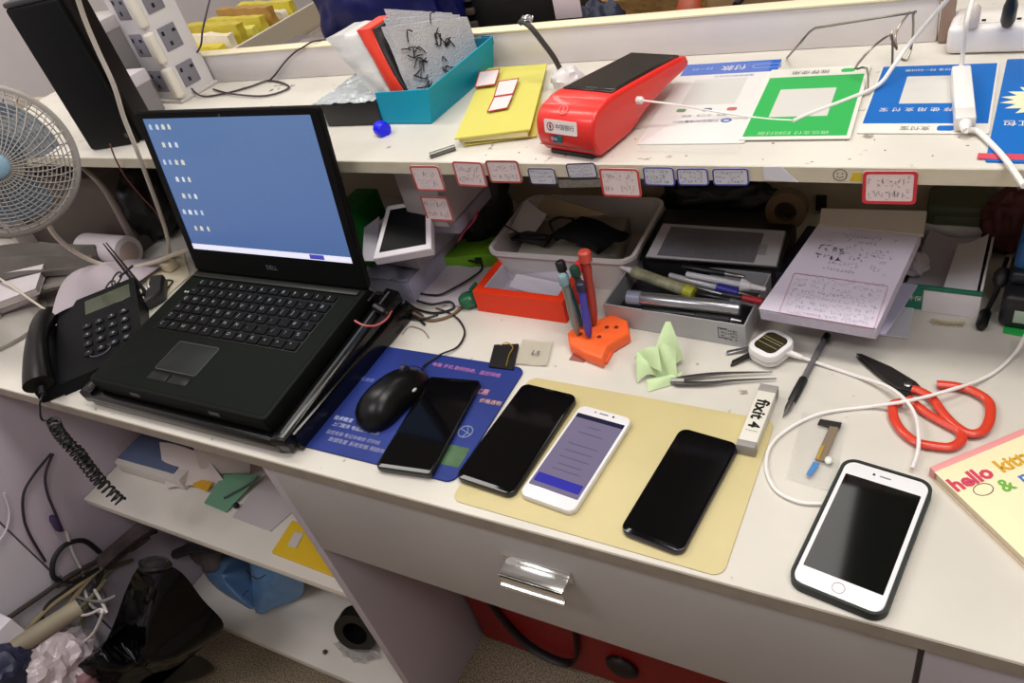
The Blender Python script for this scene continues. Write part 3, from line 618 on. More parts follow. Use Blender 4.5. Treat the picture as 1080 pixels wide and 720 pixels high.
solo('plug', rod(at(1024, 27, z=ZS + .0315), at(1028, 4, z=ZS + .055), [(.007, 0), (.0075, .3), (.007, .8), (.003, 1)], 14), M((216, 206, 200), .4), 'white plug standing in the power strip', 'plug')
# wire holder
yw = .51
def yp(*pp, y=yw): return [at(p[0], p[1], y=(p[2] if len(p) > 2 else y)) for p in pp]
wh = thing('wire_stand', 'bent wire card holder behind the green payment card', 'wire stand', at(900, 60, y=yw).xy.to_3d() + V((0, 0, ZS)))
wm_ = M((120, 112, 104), .3, .8)
part('wire', tube([at(830, 61, z=ZS + .002)] + yp((845, 44), (857, 31), (875, 27), (958, 14), (963, 16)) + [at(962, 45, z=ZS + .018), at(956, 63, z=ZS + .002), at(948, 60, z=ZS + .002)], .0014, 6, 3), wm_, wh, True)
part('wire', tube([at(915, 96, z=ZS + .002)] + [at(914, 72, z=ZS + .018), at(902, 72, z=ZS + .016), at(918, 52, z=ZS + .03), at(936, 38, z=ZS + .036), at(941, 40, z=ZS + .034), at(941, 70, z=ZS + .004)], .0013, 6, 3), wm_, wh, True)
part('wire', tube([at(960, 12, z=ZS + .048), at(948, 28, z=ZS + .036), at(944, 40, z=ZS + .028), at(946, 52, z=ZS + .018), at(940, 40, z=ZS + .03), at(941, 32, z=ZS + .036)], .0012, 6, 3), wm_, wh, True)
# yellow folder
z2 = ZS + .02
yf = thing('folder', 'bright yellow folder with red-edged stickers on the raised shelf', 'folder', at(525, 105, z=ZS))
yel = M((212, 204, 100), .6, spec=.3)
part('sheet', sheet([at(479, 146, z=ZS + .014), at(559, 136, z=ZS + .014), at(577, 67, z=ZS + .010), at(512, 72, z=ZS + .010)], 8, 8, lambda u, v: (0, 0, .0), .002), yel, yf, True)
part('sheet', sheet([at(490, 153, z=ZS + .003), at(566, 143, z=ZS + .003), at(575, 69, z=ZS + .0025), at(512, 74, z=ZS + .0025)], 8, 8, None, .0012), M((206, 190, 90), .6), yf, True)
part('page_block', sheet([at(484, 146, z=ZS + .011), at(556, 139, z=ZS + .011), at(574, 69, z=ZS + .008), at(513, 74, z=ZS + .008)], 6, 6, None, .006), M((222, 210, 150), .7), yf, True)
def stick(c4):
    zz = ZS + .0158; P = [at(x, y, z=zz) for x, y in c4]
    part('sticker', slab(P, .0006, 0), M((232, 216, 216), .5), yf, True, label='pale sticker with red edge'); part('sticker_edge', tube([p + V((0, 0, .0003)) for p in P], .0009, 4, 1, closed=True), M((190, 70, 70), .6), yf, True)
stick(((501, 92), (522, 89), (527, 73), (506, 76))); stick(((521, 102), (541, 99), (547, 83), (526, 86))); stick(((514, 118), (535, 114), (541, 100), (521, 103)))
solo('metal_pin', tube([at(453, 164, z=ZS + .004), at(480, 155, z=ZS + .004)], .0036, 10, smooth=False), M((120, 118, 112), .3, .8), 'short grey metal rod near the shelf front', 'rod')
# bent rod in white base
br = thing('bent_rod', 'bent black rod rising from a white wrapped base by the back board', 'rod', at(596, 84, z=ZS))
a = at(594, 80, z=ZS + .02)
part('rod', tube([a, at(585, 62, z=ZS + .045), at(572, 44, z=ZS + .068), at(560, 29, z=ZS + .086), at(551, 23, z=ZS + .092), at(548, 25, z=ZS + .09)], .0036, 8), M((58, 54, 52), .4), br, True)
part('wrapped_base', blob(at(598, 84, z=ZS + .016), .022, .018, .016, .25, 3, 3, 3), M((224, 222, 222), .3, alpha=.9), br, True); part('foil_tip', blob(at(556, 20, z=ZS + .094), .008, .006, .005, .5, 4, 5, 3), M((190, 190, 192), .2, .7), br, True)
# blue cap
c = at(403, 136, z=ZS + .008)
solo('bottle_cap', rod(c + V((-.008, .004, 0)), c + V((.008, -.004, 0)), [(.0085, 0), (.0105, .12), (.0105, .85), (.009, 1)], 20), M((10, 10, 238), .4), 'vivid blue bottle cap in front of the teal box', 'cap')
# teal open carton: front and right walls, packs stacked parallel to the right wall
tl = M((14, 156, 186), .5, var=.04, vs=10, spec=.25); tlb = M((14, 116, 142), .5)
tb = thing('carton', 'teal open-sided carton holding wrapped packs', 'box', at(460, 110, z=ZS))
f0, f1, f2 = at(404, 131, z=ZS), at(455, 131, z=ZS), at(521, 74, z=ZS)
h = V((0, 0, 1)); d12 = (f2 - f1).normalized(); inn = V((-d12.y, d12.x, 0))
if inn.x > 0: inn = -inn
t0, t1, t2 = at(395, 98, y=f0.y), at(452, 94, y=f1.y), at(520, 38, y=f2.y)
fl_ = f0 + inn * .02 + d12 * .16
def panel(p, q, tq, tp, m, name, label=None): return part(name, slab([p, q, tq, tp], .002, .0004, False), m, tb, True, label=label)
panel(f0, f1, t1, t0, tl, 'wall'); panel(f1, f2, t2, t1, tl, 'wall')
part('base', slab([f0 + h * .0022, f1 + h * .0022, f2 + h * .0022, fl_ + h * .0022], .002, 0), tlb, tb, True)
panel(f2, f2 + inn * .16, t2 + inn * .16 - h * .01, t2, tlb, 'wall')
part('fold_flap', slab([t2, t2 - h * .012 + inn * .002, t2 + inn * .022 - h * .008, t2 + inn * .020 + h * .002], .001, 0, False), tlb, tb, True)
bub = M((206, 206, 212), .25, bump=.8, bs=420, coat=.2); cl_ = M((226, 226, 224), .2, bump=.4, bs=60, alpha=.85)
def lean(name, label, f4, dv, m, cat, group=None, amp=.0015, seed=0, puff=.004):
    """a soft pack from its front face (bottom-left, bottom-right, top-right, top-left) pushed back by dv"""
    t = thing(name, label, cat, (V(f4[0]) + V(f4[1])) / 2, 0, group); P = [V(p) for p in f4]; dv = V(dv)
    bm = NB(); n = 10; fr = []
    for s in range(2):
        g = [[bm.verts.new(P[0] * (1 - i / n) * (1 - j / n) + P[1] * (i / n) * (1 - j / n) + P[2] * (i / n) * (j / n) + P[3] * (1 - i / n) * (j / n) + dv * s + dv.normalized() * (-1 if s == 0 else 1) * puff * math.sin(PI * i / n) * math.sin(PI * j / n)) for i in range(n + 1)] for j in range(n + 1)]
        fr.append(g)
        for j in range(n):
            for i in range(n): bm.faces.new((g[j][i], g[j][i + 1], g[j + 1][i + 1], g[j + 1][i]))
    loop = [(0, i) for i in range(n)] + [(j, n) for j in range(n)] + [(n, i) for i in range(n, 0, -1)] + [(j, 0) for j in range(n, 0, -1)]
    for k in range(len(loop)):
        j0, i0 = loop[k]; j1, i1 = loop[(k + 1) % len(loop)]; bm.faces.new((fr[0][j0][i0], fr[0][j1][i1], fr[1][j1][i1], fr[1][j0][i0]))
    for v in bm.verts: v.co += V([NZ.noise(v.co * 60 + V((seed, k * 9, 0))) for k in range(3)]) * amp
    part('wrapping', bm, m, t, True, ang=60); return t
pz0 = h * .006
A0 = f1 + inn * .016 + d12 * .010 + pz0; A1 = f2 + inn * .012 - d12 * .006 + pz0
up3 = at(493, 18, y=A1.y + .012); up4 = at(408, 28, y=A0.y + .012)
lab3 = ('front bubble-wrapped pack with black handwriting in the teal carton', 'bubble-wrapped pack just behind the handwritten one', 'rearmost bubble-wrapped pack in the teal carton')
e_ = (inn + V((0, 0, .06))).normalized(); thk = .0095
for k in range(3):
    o = e_ * (.0125 * k) + h * (.003 * k)
    sk = d12 * (.022 * k)
    t = lean('wrapped_pack', lab3[k], [A0 + o + sk, A1 + o, up3 + o, up4 + o + sk], e_ * thk, bub, 'pack', 'bubble wrapped packs in the teal carton', .0014, 5 + k, .002)
ux = (A1 - A0).normalized(); uz = (up4 - A0); uz = (uz - ux * uz.dot(ux)).normalized(); uy = uz.cross(ux)
if uy.dot(CAM - A0) > 0: uy = -uy
og = A0 - e_ * .0042
for k, (u0, v0, w_, hh_, sd) in enumerate(((.012, .062, .05, .034, 3), (.075, .060, .045, .04, 9), (.006, .024, .055, .032, 5), (.07, .03, .03, .022, 7))):
    rn_ = random.Random(sd); bm = NB()
    for _ in range(8 if k != 3 else 5):
        p0 = (u0 + rn_.uniform(0, .5) * w_, v0 + rn_.uniform(0, 1) * hh_); p1 = (p0[0] + rn_.uniform(.2, .5) * w_, p0[1] + rn_.uniform(-.4, .4) * hh_); pm_ = ((p0[0] + p1[0]) / 2 + rn_.uniform(-.1, .1) * w_, (p0[1] + p1[1]) / 2 + rn_.uniform(-.3, .3) * hh_)
        add(bm, tube([og + ux * a_ + uz * b_ for a_, b_ in (p0, pm_, p1)], .0009, 5, 3))
    part('handwritten_character', bm, BLK, bpy.data.objects['wrapped_pack'], True)
# pieces to the left of the bubble packs
def leftpack(name, label, bl, br, tr, tl_, m, cat, dy, seed, amp):
    ya = f0.y + dy
    return lean(name, label, [at(*bl, y=ya), at(*br, y=ya), at(*tr, y=ya + .02), at(*tl_, y=ya + .02)], V((.08, .99, 0)) * .05, m, cat, None, amp, seed)
leftpack('sheet_pack', 'clear bag of pale sheets at the left in the teal carton', (394, 99), (412, 97), (379, 33), (343, 41), cl_, 'pack', .012, 1, .003)
leftpack('red_box', 'slim red box standing among the wrapped packs', (413, 98), (425, 96), (390, 30), (376, 32), M((232, 62, 40), .4), 'box', .010, 2, .0006)
leftpack('dark_gap_strip', 'dark strip standing for the shaded gap right of the slim red box', (425.5, 97), (429, 96), (397, 30), (390.5, 31), M((40, 34, 34), .5), 'pack', .012, 3, .001)  # dark filler: shade between red box and bubble packs put in as colour
# black box in front with silvery wrap
a, b_ = at(347, 134, z=ZS), at(404, 132, z=ZS); ex = (b_ - a).normalized()
bb = thing('phone_box', 'black box with crinkled silver film on top, left of the teal carton', 'box', a, math.atan2(ex.y, ex.x))
wbb = (b_ - a).length
part('box', box(0, wbb, 0, .10, .0005, .034, .001), M((34, 31, 34), .5), bb); part('film', sheet([(-.012, -.001, .036), (wbb - .002, -.001, .036), (wbb + .01, .1, .038), (0, .105, .038)], 16, 16, lambda u, v: (0, 0, .004 * NZ.noise(V((u * 9, v * 9, 2)))), .0006), M((196, 204, 208), .12, .3, bump=1, bs=90), bb)
part('film', sheet([(-.045, .015, .006), (-.014, 0, .034), (0, .105, .038), (-.03, .12, .01)], 8, 8, lambda u, v: (0, 0, .003 * NZ.noise(V((u * 9, v * 9, 7)))), .0006), M((120, 128, 128), .2, .2, alpha=.8), bb)
cable('thin_black_cable', 'thin dark cable looping on the shelf beside the white socket tower', [at(*p) for p in ((222, -4, ZS + .13), (214, 30, ZS + .1), (211, 50, ZS + .07), (198, 68, ZS + .045), (199, 88, ZS + .02), (212, 101, ZS + .004), (235, 99, ZS + .003), (262, 92, ZS + .003), (285, 85, ZS + .003), (305, 92, ZS + .003), (280, 101, ZS + .003), (245, 99, ZS + .0045), (225, 94, ZS + .003))], .0017, M((62, 44, 56), .5))
cable('thin_black_cable', 'thin dark cable running from the loop over the back board', [at(283, 86, z=ZS + .003), at(290, 79, y=YB - .006), at(300, 66, y=YB - .005), at(310, 56, y=YB - .005), at(321, 49, y=YB - .004), at(330, 44, y=YB + .008), at(345, 42, y=YB + .03), at(362, 42, y=YB + .05)], .0015, M((54, 40, 46), .5))
# socket tower: two faces toward the room, rounded rib on the corner between them
vx = at(193, 109, z=ZS); Wt = .084; Ht = .32; th_t = R_(-6)
tw = thing('socket_tower', 'tall white multi-socket tower with grey socket modules on the shelf', 'socket tower', vx, th_t)
wt = M((226, 222, 224), .4)
part('column', box(-Wt, -.003, .003, Wt, 0, Ht, .004, 3), wt, tw); part('base', box(-Wt - .004, .001, -.002, Wt + .004, 0, .006, .002), M((206, 200, 196), .4), tw)
for z in (.010, .072, .134, .196, .258): part('corner_rib', box(-.013, .0035, -.0035, .013, z, z + .054, .005, 4), M((236, 230, 218), .4), tw)
mg = M((132, 130, 140), .45); bkm = M((12, 12, 14), .6)
def module(face, z):
    def T(b):
        if face: b.transform(MX.Rotation(PI / 2, 4, 'Z') @ MX.Translation((Wt, 0, 0)))
        return b
    o = part('socket_module', T(box(-Wt + .022, -.026, .0012, .004, z, z + .040, .001)), mg, tw)
    for x, zz, w_, h_ in ((.026, .026, .005, .007), (.048, .026, .007, .005), (.034, .007, .005, .007)): part('socket_slot', T(box(-Wt + x, -Wt + x + w_, .0006, .0018, z + zz, z + zz + h_, 0)), bkm, o)
for z in (.020, .085, .150, .215): module(0, z); module(1, z)
# black tall case
a, b_ = at(96, 160, z=ZS), at(146, 152, z=ZS); ex = (b_ - a).normalized()
bt = thing('tower_case', 'tall matt black case standing at the left end of the shelf', 'case', a, math.atan2(ex.y, ex.x))
wb = (b_ - a).length; hb = .235
part('shell', box(0, wb, 0, .05, .0005, hb, .006, 3), M((11, 13, 15), .55, spec=.2, bump=.1, bs=400), bt); part('strip', box(wb - .001, wb + .014, .010, .048, .002, hb - .004, .003), M((24, 19, 18), .5, spec=.2), bt, label='dark brown side strip')
part('cap', box(.001, wb - .001, .001, .049, hb - .001, hb + .008, .004), M((58, 58, 60), .5), bt, label='grey top'); part('round_mark', lathe([(.004, 0), (.004, .0006)], 16, MX.Translation((wb - .012, -.0003, .018)) @ MX.Rotation(PI / 2, 4, 'X')), M((60, 54, 52), .5), bt)
cable('white_cable', 'long white cable hanging over the tall black case to the desk behind the laptop', [at(80, -8, y=.303), at(90, 22, y=.305), at(104, 55, y=.307), at(120, 90, y=.308), at(131, 125, y=.309), at(145, 160, y=.310), at(158, 195, y=.313), at(170, 228, y=.32), at(177, 252, y=.335), at(179, 272, z=ZD + .006)], .0034, M((214, 206, 196), .45))
# price tags on the shelf edge
def ptag(label, c4, frame, y=YS - .0022, rows=2, seed=0, fw=.0022):
    P = [at(px, py, y=y) for px, py in c4]; c = (P[0] + P[2]) / 2
    w = ((P[1] - P[0]).length + (P[2] - P[3]).length) / 2; h_ = ((P[3] - P[0]).length + (P[2] - P[1]).length) / 2
    ex = (P[1] - P[0] + P[2] - P[3]).normalized(); ez = (P[3] - P[0]); ez = (ez - ex * ez.dot(ex)).normalized(); ey = ez.cross(ex)
    m = MX(((ex.x, ey.x, ez.x, c.x), (ex.y, ey.y, ez.y, c.y), (ex.z, ey.z, ez.z, c.z), (0, 0, 0, 1)))
    t = thing('price_tag', label, 'price tag', mat=m, group='price tags along the shelf edge')
    def v(b, y0=0): b.transform(MX.Rotation(PI / 2, 4, 'X') @ MX.Translation((0, 0, y0))); return b
    part('card', v(rbox(w, h_, .004, 0, .0008, 0)), M((232, 216, 214) if frame[0] > frame[2] else (206, 206, 214), .55), t)
    part('border', v(ring2(rpts(w, h_, .004), rpts(w - 2 * fw, h_ - 2 * fw, .0025), .0006, .0012)), M(frame, .5), t)
    s_ = scrawl(-w / 2 + fw + .002, w / 2 - fw - .001, -h_ / 2 + fw + .001, h_ / 2 - fw - .001, rows, .0002, seed + 3, .0036); s_.transform(MX.Translation((0, -.0011, 0))); part('handwriting', s_, M((130, 122, 138), .6), t); return t
RF = (196, 84, 84); BF = (58, 62, 160); GR = (60, 58, 86)
ptag('leftmost red-bordered price tag on the shelf edge', ((438, 200), (469, 200), (465, 175), (435, 174)), RF, seed=1)
ptag('red-bordered price tag stuck on the grey box, below the leftmost edge tag', ((449, 231), (478, 232), (474, 208), (446, 206)), RF, y=.352, seed=2)
ptag('red-bordered price tag, second from the left on the shelf edge', ((482, 195), (513, 197), (510, 171), (478, 170)), RF, seed=3)
ptag('dark red-bordered price tag, third from the left on the shelf edge', ((517, 192), (552, 193), (547, 169), (513, 169)), (166, 74, 66), seed=4)
ptag('blue-grey price tag left of the tag with a grey strip', ((560, 194), (588, 194), (585, 177), (556, 176)), GR, seed=5, rows=3, fw=.0014)
ptag('blue-grey price tag with a grey strip hanging under it', ((600, 188), (630, 188), (628, 171), (596, 173)), GR, seed=6, rows=3, fw=.0014)
ptag('large red-bordered price tag in the middle of the shelf edge', ((635, 206), (677, 207), (675, 178), (634, 176)), (202, 60, 66), seed=7)
ptag('blue-bordered price tag just right of the middle red tag', ((681, 195), (714, 195), (710, 176), (678, 175)), BF, seed=8, rows=3, fw=.0014)
ptag('blue-bordered price tag, middle one of three in a row', ((716, 195), (749, 195), (746, 177), (713, 177)), BF, seed=9, rows=3, fw=.0014)
ptag('blue-bordered price tag, rightmost of three in a row', ((753, 195), (791, 195), (789, 177), (751, 177)), BF, seed=10, rows=3, fw=.0014)
ptag('large red-bordered price tag at the right of the shelf edge', ((909, 214), (966, 214), (969, 180), (911, 179)), (206, 46, 60), seed=11, fw=.003)
solo('clear_strip', slab([at(806, 190, y=YS - .003), at(842, 192, y=YS - .003), at(824, 176, y=YS - .003), at(805, 176, y=YS - .003)], .0008, 0, False), M((216, 216, 224), .3), 'torn white label right of the blue-bordered tags', 'label')
solo('grey_strip', slab([at(590, 198, y=YS - .0012), at(636, 197, y=YS - .0012), at(634, 189, y=YS - .0012), at(588, 190, y=YS - .0012)], .0008, 0, False), M((120, 116, 108), .5, var=.3, vs=300), 'grey strip hanging below a blue-grey price tag', 'label')
solo('yellow_tab', slab([at(896, 191, y=YS - .0015), at(909, 191, y=YS - .0015), at(909, 182, y=YS - .0015), at(900, 182, y=YS - .0015)], .0006, 0, False), M((206, 176, 40), .5), 'small yellow tab beside the right red price tag', 'label')
# ================================================================ under the raised shelf, on the desk
def fbox(name, label, FL, FR, top_px, depth, mat, cat='box', z=ZD, group=None):
    """frame of an upright box from its front base edge; returns thing, width, height"""
    a, w, ang = FB(FL, FR, z); h = at(*top_px, y=at(*FL, z=z).y).z - z
    return thing(name, label, cat, a, ang, group), w, h
# red-orange box
ob, w, h = fbox('gift_box', 'open red-orange box with a white inside, behind the screwdriver stand', (505, 328), (598, 341), (500, 303), .1, None)
h = .036; dpt = .086; t_ = .012; om = M((238, 60, 24), .5, spec=.3); iw_ = M((222, 216, 226), .6)
def sh4(t, w, d, h, tk, m, z0=.0005, name='wall'):
    part(name, ring2([(0, 0), (w, 0), (w, d), (0, d)], [(tk, tk), (w - tk, tk), (w - tk, d - tk), (tk, d - tk)], z0, h), m, t)
sh4(ob, w, dpt, h, t_, om); part('base', box(t_ - .002, w - t_ + .002, t_ - .002, dpt - t_ + .002, .001, .003, 0), iw_, ob)
part('lining', ring2([(t_, t_), (w - t_, t_), (w - t_, dpt - t_), (t_, dpt - t_)], [(t_ + .001, t_ + .001), (w - t_ - .001, t_ + .001), (w - t_ - .001, dpt - t_ - .001), (t_ + .001, dpt - t_ - .001)], .003, h - .001), iw_, ob, label='white lining'); part('inner_flap', slab([(t_ + .02, t_ + .03, .016), (w - t_ - .01, t_ + .02, .012), (w - t_ - .01, dpt - t_ - .005, .010), (t_ + .02, dpt - t_ - .005, .02)], .001, 0), iw_, ob)
# white storage tray with a black pouch in it
zr = ZD + .058
c, wt_, lt_, at_ = FQ((522, 263), (664, 279), (698, 214), (556, 203), zr)
st_ = thing('storage_tray', 'translucent white plastic tray full of papers and a black pouch', 'tray', (c.x, c.y, ZD + .0005), at_)
trm = M((206, 200, 198), .4, var=.04, vs=9)
part('shell', tray(wt_, lt_, .02, 0, .0575, .003, .003, .02), trm, st_, ang=50); part('rim', ring2(rpts(wt_ + .006, lt_ + .006, .022), rpts(wt_ - .004, lt_ - .004, .018), .0535, .0585), M((216, 210, 208), .35), st_)
pz = ZD + .046
solo('paper_stack', (lambda b: (b.transform(MX.Translation((c.x - .01, c.y, ZD + .0045)) @ MX.Rotation(at_ + .15, 4, 'Z')), b)[1])(box(-.075, .075, -.05, .05, 0, .034, .002)), M((150, 144, 132), .7, var=.1, vs=30), 'grey paper bundle in the white tray under the pouch', 'paper')
po = [at(580, 247, z=pz + .020), at(628, 265, z=pz + .016), at(664, 247, z=pz + .016), at(616, 227, z=pz + .030)]
pch = thing('pouch', 'black fabric pouch with loop cord lying in the white tray', 'pouch', at(620, 250, z=pz))
part('fabric', sheet(po, 12, 12, lambda u, v: (0, 0, .012 * (math.sin(PI * u) * math.sin(PI * v)) ** .5 + .003 * NZ.noise(V((u * 6, v * 6, 0)))), .014), M((9, 9, 11), .75, spec=.2), pch, True, ang=80); part('cord', tube([at(583, 243, z=pz + .016), at(580, 234, z=pz + .022), at(590, 229, z=pz + .024), at(602, 230, z=pz + .022), at(606, 234, z=pz + .024)], .002, 6), M((16, 16, 18), .7), pch, True)
solo('pouch', sheet([at(538, 251, z=pz + .004), at(574, 258, z=pz + .004), at(582, 248, z=pz + .006), at(552, 242, z=pz + .008)], 8, 8, lambda u, v: (0, 0, .005 * math.sin(PI * u) * math.sin(PI * v)), .006), M((26, 23, 24), .6), 'small flat black case at the left in the white tray', 'case', ang=80)
cable('thin_black_cable', 'thin black cord dipping into the white tray', [at(*p) for p in ((530, 236, pz + .02), (542, 243, pz + .016), (556, 250, pz + .012), (575, 250, pz + .016))], .0013, BLK)
solo('cardboard_piece', slab([at(562, 228, z=pz + .012), at(598, 232, z=pz + .012), at(640, 226, z=pz + .05), at(575, 205, z=pz + .05)], .002, .0003), M((142, 124, 92), .7, var=.1, vs=30), 'brown cardboard piece leaning at the back of the white tray', 'cardboard')
solo('paper_sheet', sheet([at(536, 246, z=pz + .004), at(560, 250, z=pz), at(576, 222, z=pz + .03), at(556, 214, z=pz + .03)], 8, 8, lambda u, v: (0, 0, .006 * math.sin(3 * u + 2 * v)), .0006), M((196, 190, 190), .6), 'white crumpled sheet at the left in the white tray', 'paper')
# grey tray of pens
pt_, w, h = fbox('pen_box', 'grey carton lid holding pens, right of the screwdriver stand', (640, 342), (787, 367), (645, 325), .1, None)
hp = .034; dp = .105; gy = M((176, 176, 178), .4, .1)
sh4(pt_, w, dp, hp, .002, gy); part('base', box(.001, w - .001, .001, dp - .001, .0005, .0025, 0), M((54, 54, 60), .6), pt_)
part('flap', slab([(0, dp, hp), (w, dp, hp), (w - .01, dp + .03, hp + .012), (.01, dp + .03, hp + .012)], .002, .0004), M((52, 50, 54), .5), pt_, label='dark rear flap'); lb = scrawl(w - .030, w - .008, .008, .026, 4, .0003, 8, .003); lb.transform(MX.Translation((0, -.0006, 0))); part('printed_text', lb, M((60, 60, 66), .6), pt_)
part('printed_frame', add(box(w - .033, w - .022, -.0005, 0, .010, .011, 0), box(w - .033, w - .0325, -.0005, 0, .010, .026, 0), box(w - .033, w - .022, -.0005, 0, .025, .026, 0)), M((60, 60, 66), .6), pt_)
zp = ZD + hp
def stick_pen(name, label, a, b, r, mats, cuts, cat='pen', za=.0, zb=.0, prof=None):
    A, B = at(*a, z=zp + za), at(*b, z=zp + zb); t = thing(name, label, cat, (A + B) / 2); d = B - A
    for (nm, m, t0, t1, r0, r1) in cuts: part(nm, rod(A + d * t0, A + d * t1, [(r0 * .85, 0), (r0, .02), (r1, .98), (r1 * .85, 1)], 12), m, t, True)
    return t
W2 = M((222, 218, 220), .35); CLR = M((196, 196, 204), .2, .2)
stick_pen('glue_tube', 'yellow-green glue tube with white nozzle in the pen box', (654, 281), (738, 312), .01, 0, (('nozzle', W2, 0, .17, .002, .0045), ('tube_body', M((150, 150, 120), .4, var=.35, vs=90), .17, .82, .0078, .0078), ('band', M((196, 196, 60), .4), .82, .93, .0076, .0076)), 'tube', .012, .002)
stick_pen('silver_tube', 'thick silver tube in the pen box', (662, 313), (781, 326), .009, 0, (('barrel', M((176, 178, 184), .25, .8), .12, 1, .0088, .0088), ('clear_tip', M((160, 166, 190), .2, alpha=.7), 0, .13, .0094, .0092)), 'tube', .006, .006)
stick_pen('ballpoint_pen', 'black pen along the front edge inside the pen box', (678, 326), (782, 339), .004, 0, (('barrel', BLK, 0, .55, .0042, .0042), ('grip', RUB, .55, .9, .0048, .0048), ('cap', STEEL, .9, 1, .004, .002)), 'pen', -.002, -.002)
stick_pen('ballpoint_pen', 'clear pen with a dark blue grip in the pen box', (706, 290), (792, 312), .004, 0, (('barrel', CLR, 0, .6, .0036, .0036), ('grip', M((44, 44, 150), .4), .6, .86, .0056, .0056), ('tip', STEEL, .86, 1, .003, .001)), 'pen', .010, .006)
stick_pen('ballpoint_pen', 'white pen with cone-shaped cap in the pen box', (724, 289), (808, 305), .004, 0, (('barrel', M((206, 206, 214), .3), 0, .7, .0038, .0038), ('cone_cap', W2, .7, .82, .0085, .0045), ('tip', W2, .82, 1, .004, .0025)), 'pen', .018, .014)
stick_pen('ballpoint_pen', 'olive and silver slim pen in the pen box', (690, 291), (772, 313), .003, 0, (('barrel', M((128, 118, 70), .35, .3), 0, .55, .003, .003), ('barrel', STEEL, .55, 1, .003, .0028)), 'pen', .008, .002)
stick_pen('marker', 'red-capped marker at the right end of the pen box', (762, 310), (805, 318), .004, 0, (('barrel', M((40, 36, 40), .4), 0, .5, .0044, .0044), ('cap', M((176, 40, 46), .4), .5, 1, .0048, .0046)), 'marker', .004, .002)
stick_pen('ballpoint_pen', 'dark pen lying at the back of the pen box', (720, 281), (785, 292), .003, 0, (('barrel', BLK, 0, .7, .0038, .0038), ('clip_end', STEEL, .7, 1, .003, .0025)), 'pen', .022, .02)
stick_pen('ballpoint_pen', 'slim black pen between silver tube and blue-gripped pen', (735, 309), (795, 322), .003, 0, (('barrel', M((30, 30, 34), .3), 0, .6, .0045, .0045), ('barrel', M((110, 108, 116), .3, .4), .6, 1, .004, .002)), 'pen', .002, .001)
# digitizer / grey screen panel on black box
dz = thing('screen_panel', 'silver framed grey screen panel leaning behind the pens', 'screen', at(750, 275, z=ZD + .06))
fq_, nq_, (pq_, lq_) = flatquad(((680, 271), (819, 281), (829, 243), (699, 235)), ZD + .052, ZD + .082, (((693, 269), (795, 277), (806, 246), (708, 239)), ((797, 268), (807, 269), (810, 258), (801, 257))))
part('frame', slab(fq_, .007, .001), M((148, 144, 146), .4, .2), dz, True); part('panel', slab([p + nq_ * .0008 for p in pq_], .001, 0), M((78, 74, 80), .25, var=.12, vs=300), dz, True, label='dark grey screen')
part('corner_label', slab([p + nq_ * .0008 for p in lq_], .001, 0), M((120, 116, 120), .4), dz, True)
kb, w, h = fbox('black_box', 'black box supporting the grey screen panel', (672, 300), (826, 312), (672, 282), .08, None)
part('box', box(.01, w - .005, 0.004, .125, .001, .038, .002), M((24, 22, 24), .5), kb); part('lid_edge', box(.008, w - .003, .002, .127, .0385, .044, .001), M((30, 28, 30), .45), kb)
# receipt pad stack
rp = thing('receipt_pad', 'thick pad of handwritten repair forms leaning above the pen box', 'pad', at(860, 300, z=ZD + .06))
zf, zb = ZD + .058, ZD + .095
q4 = [at(800, 326, z=zf), at(924, 347, z=zf), at(972, 244, z=zb), at(866, 233, z=zb)]
part('page_block', slab([p - V((0, 0, .0015)) for p in q4], .018, .0012), M((200, 194, 214), .7, var=.06, vs=200), rp, True); part('sheet', sheet(q4, 10, 10, lambda u, v: (0, 0, .0008 + .003 * v * v * (1 - v) * math.sin(3 * u)), .0005), M((216, 208, 224), .7), rp, True)
n_ = (q4[1] - q4[0]).cross(q4[3] - q4[0]).normalized(); ux = (q4[1] - q4[0]).normalized(); uy = n_.cross(ux)
o_ = (q4[0] + q4[1] + q4[2] + q4[3]) / 4 + n_ * .0022
PM = MX(((ux.x, uy.x, n_.x, o_.x), (ux.y, uy.y, n_.y, o_.y), (ux.z, uy.z, n_.z, o_.z), (0, 0, 0, 1)))
Lp = (q4[3] - q4[0]).length; Wp_ = (q4[1] - q4[0]).length
def flatscrawl(*a, **k):
    s_ = scrawl(*a, **k); s_.transform(MX.Rotation(-PI / 2, 4, 'X')); s_.transform(PM); return s_
part('handwriting', flatscrawl(-.034, -.004, .008, .034, 2, .0005, 35, .0075), INK, rp, True); part('small_print', flatscrawl(-.045, .05, -.07, -.01, 8, .00018, 22, .0034, .8), M((184, 175, 190), .7), rp, True); part('small_print', flatscrawl(-.03, .05, -.005, .055, 7, .0002, 26, .004, .6), M((140, 132, 156), .7), rp, True)
fr_ = ring2(rpts(.10, .058, .002, 2, 0, -.042), rpts(.099, .057, .0016, 2, 0, -.042), -.0004, .0003); fr_.transform(PM); part('form_lines', fr_, M((206, 150, 160), .7), rp, True)
part('binding_strip', slab([at(864, 237, z=zb + .001), at(974, 248, z=zb + .001), at(978, 222, z=zb + .012), at(866, 219, z=zb + .012)], .005, .001), M((196, 186, 172), .6), rp, True, label='cream binding strip')
for k, (dx, cc, lab) in enumerate(((0, (176, 172, 196), 'loose lilac form sheets sticking out under the receipt pad'), (1, (206, 206, 214), 'white folded papers flat on the desk under the receipt pad'))):
    zz = ZD + .004 + (.036 if k == 0 else 0)
    solo('loose_papers', slab([at(880, 345, z=zz), at(934 + 24 * k, 352 + 4 * k, z=zz), at(968, 300, z=zz), at(900, 290, z=zz)], .003, .0004), M(cc, .7), lab, 'paper')
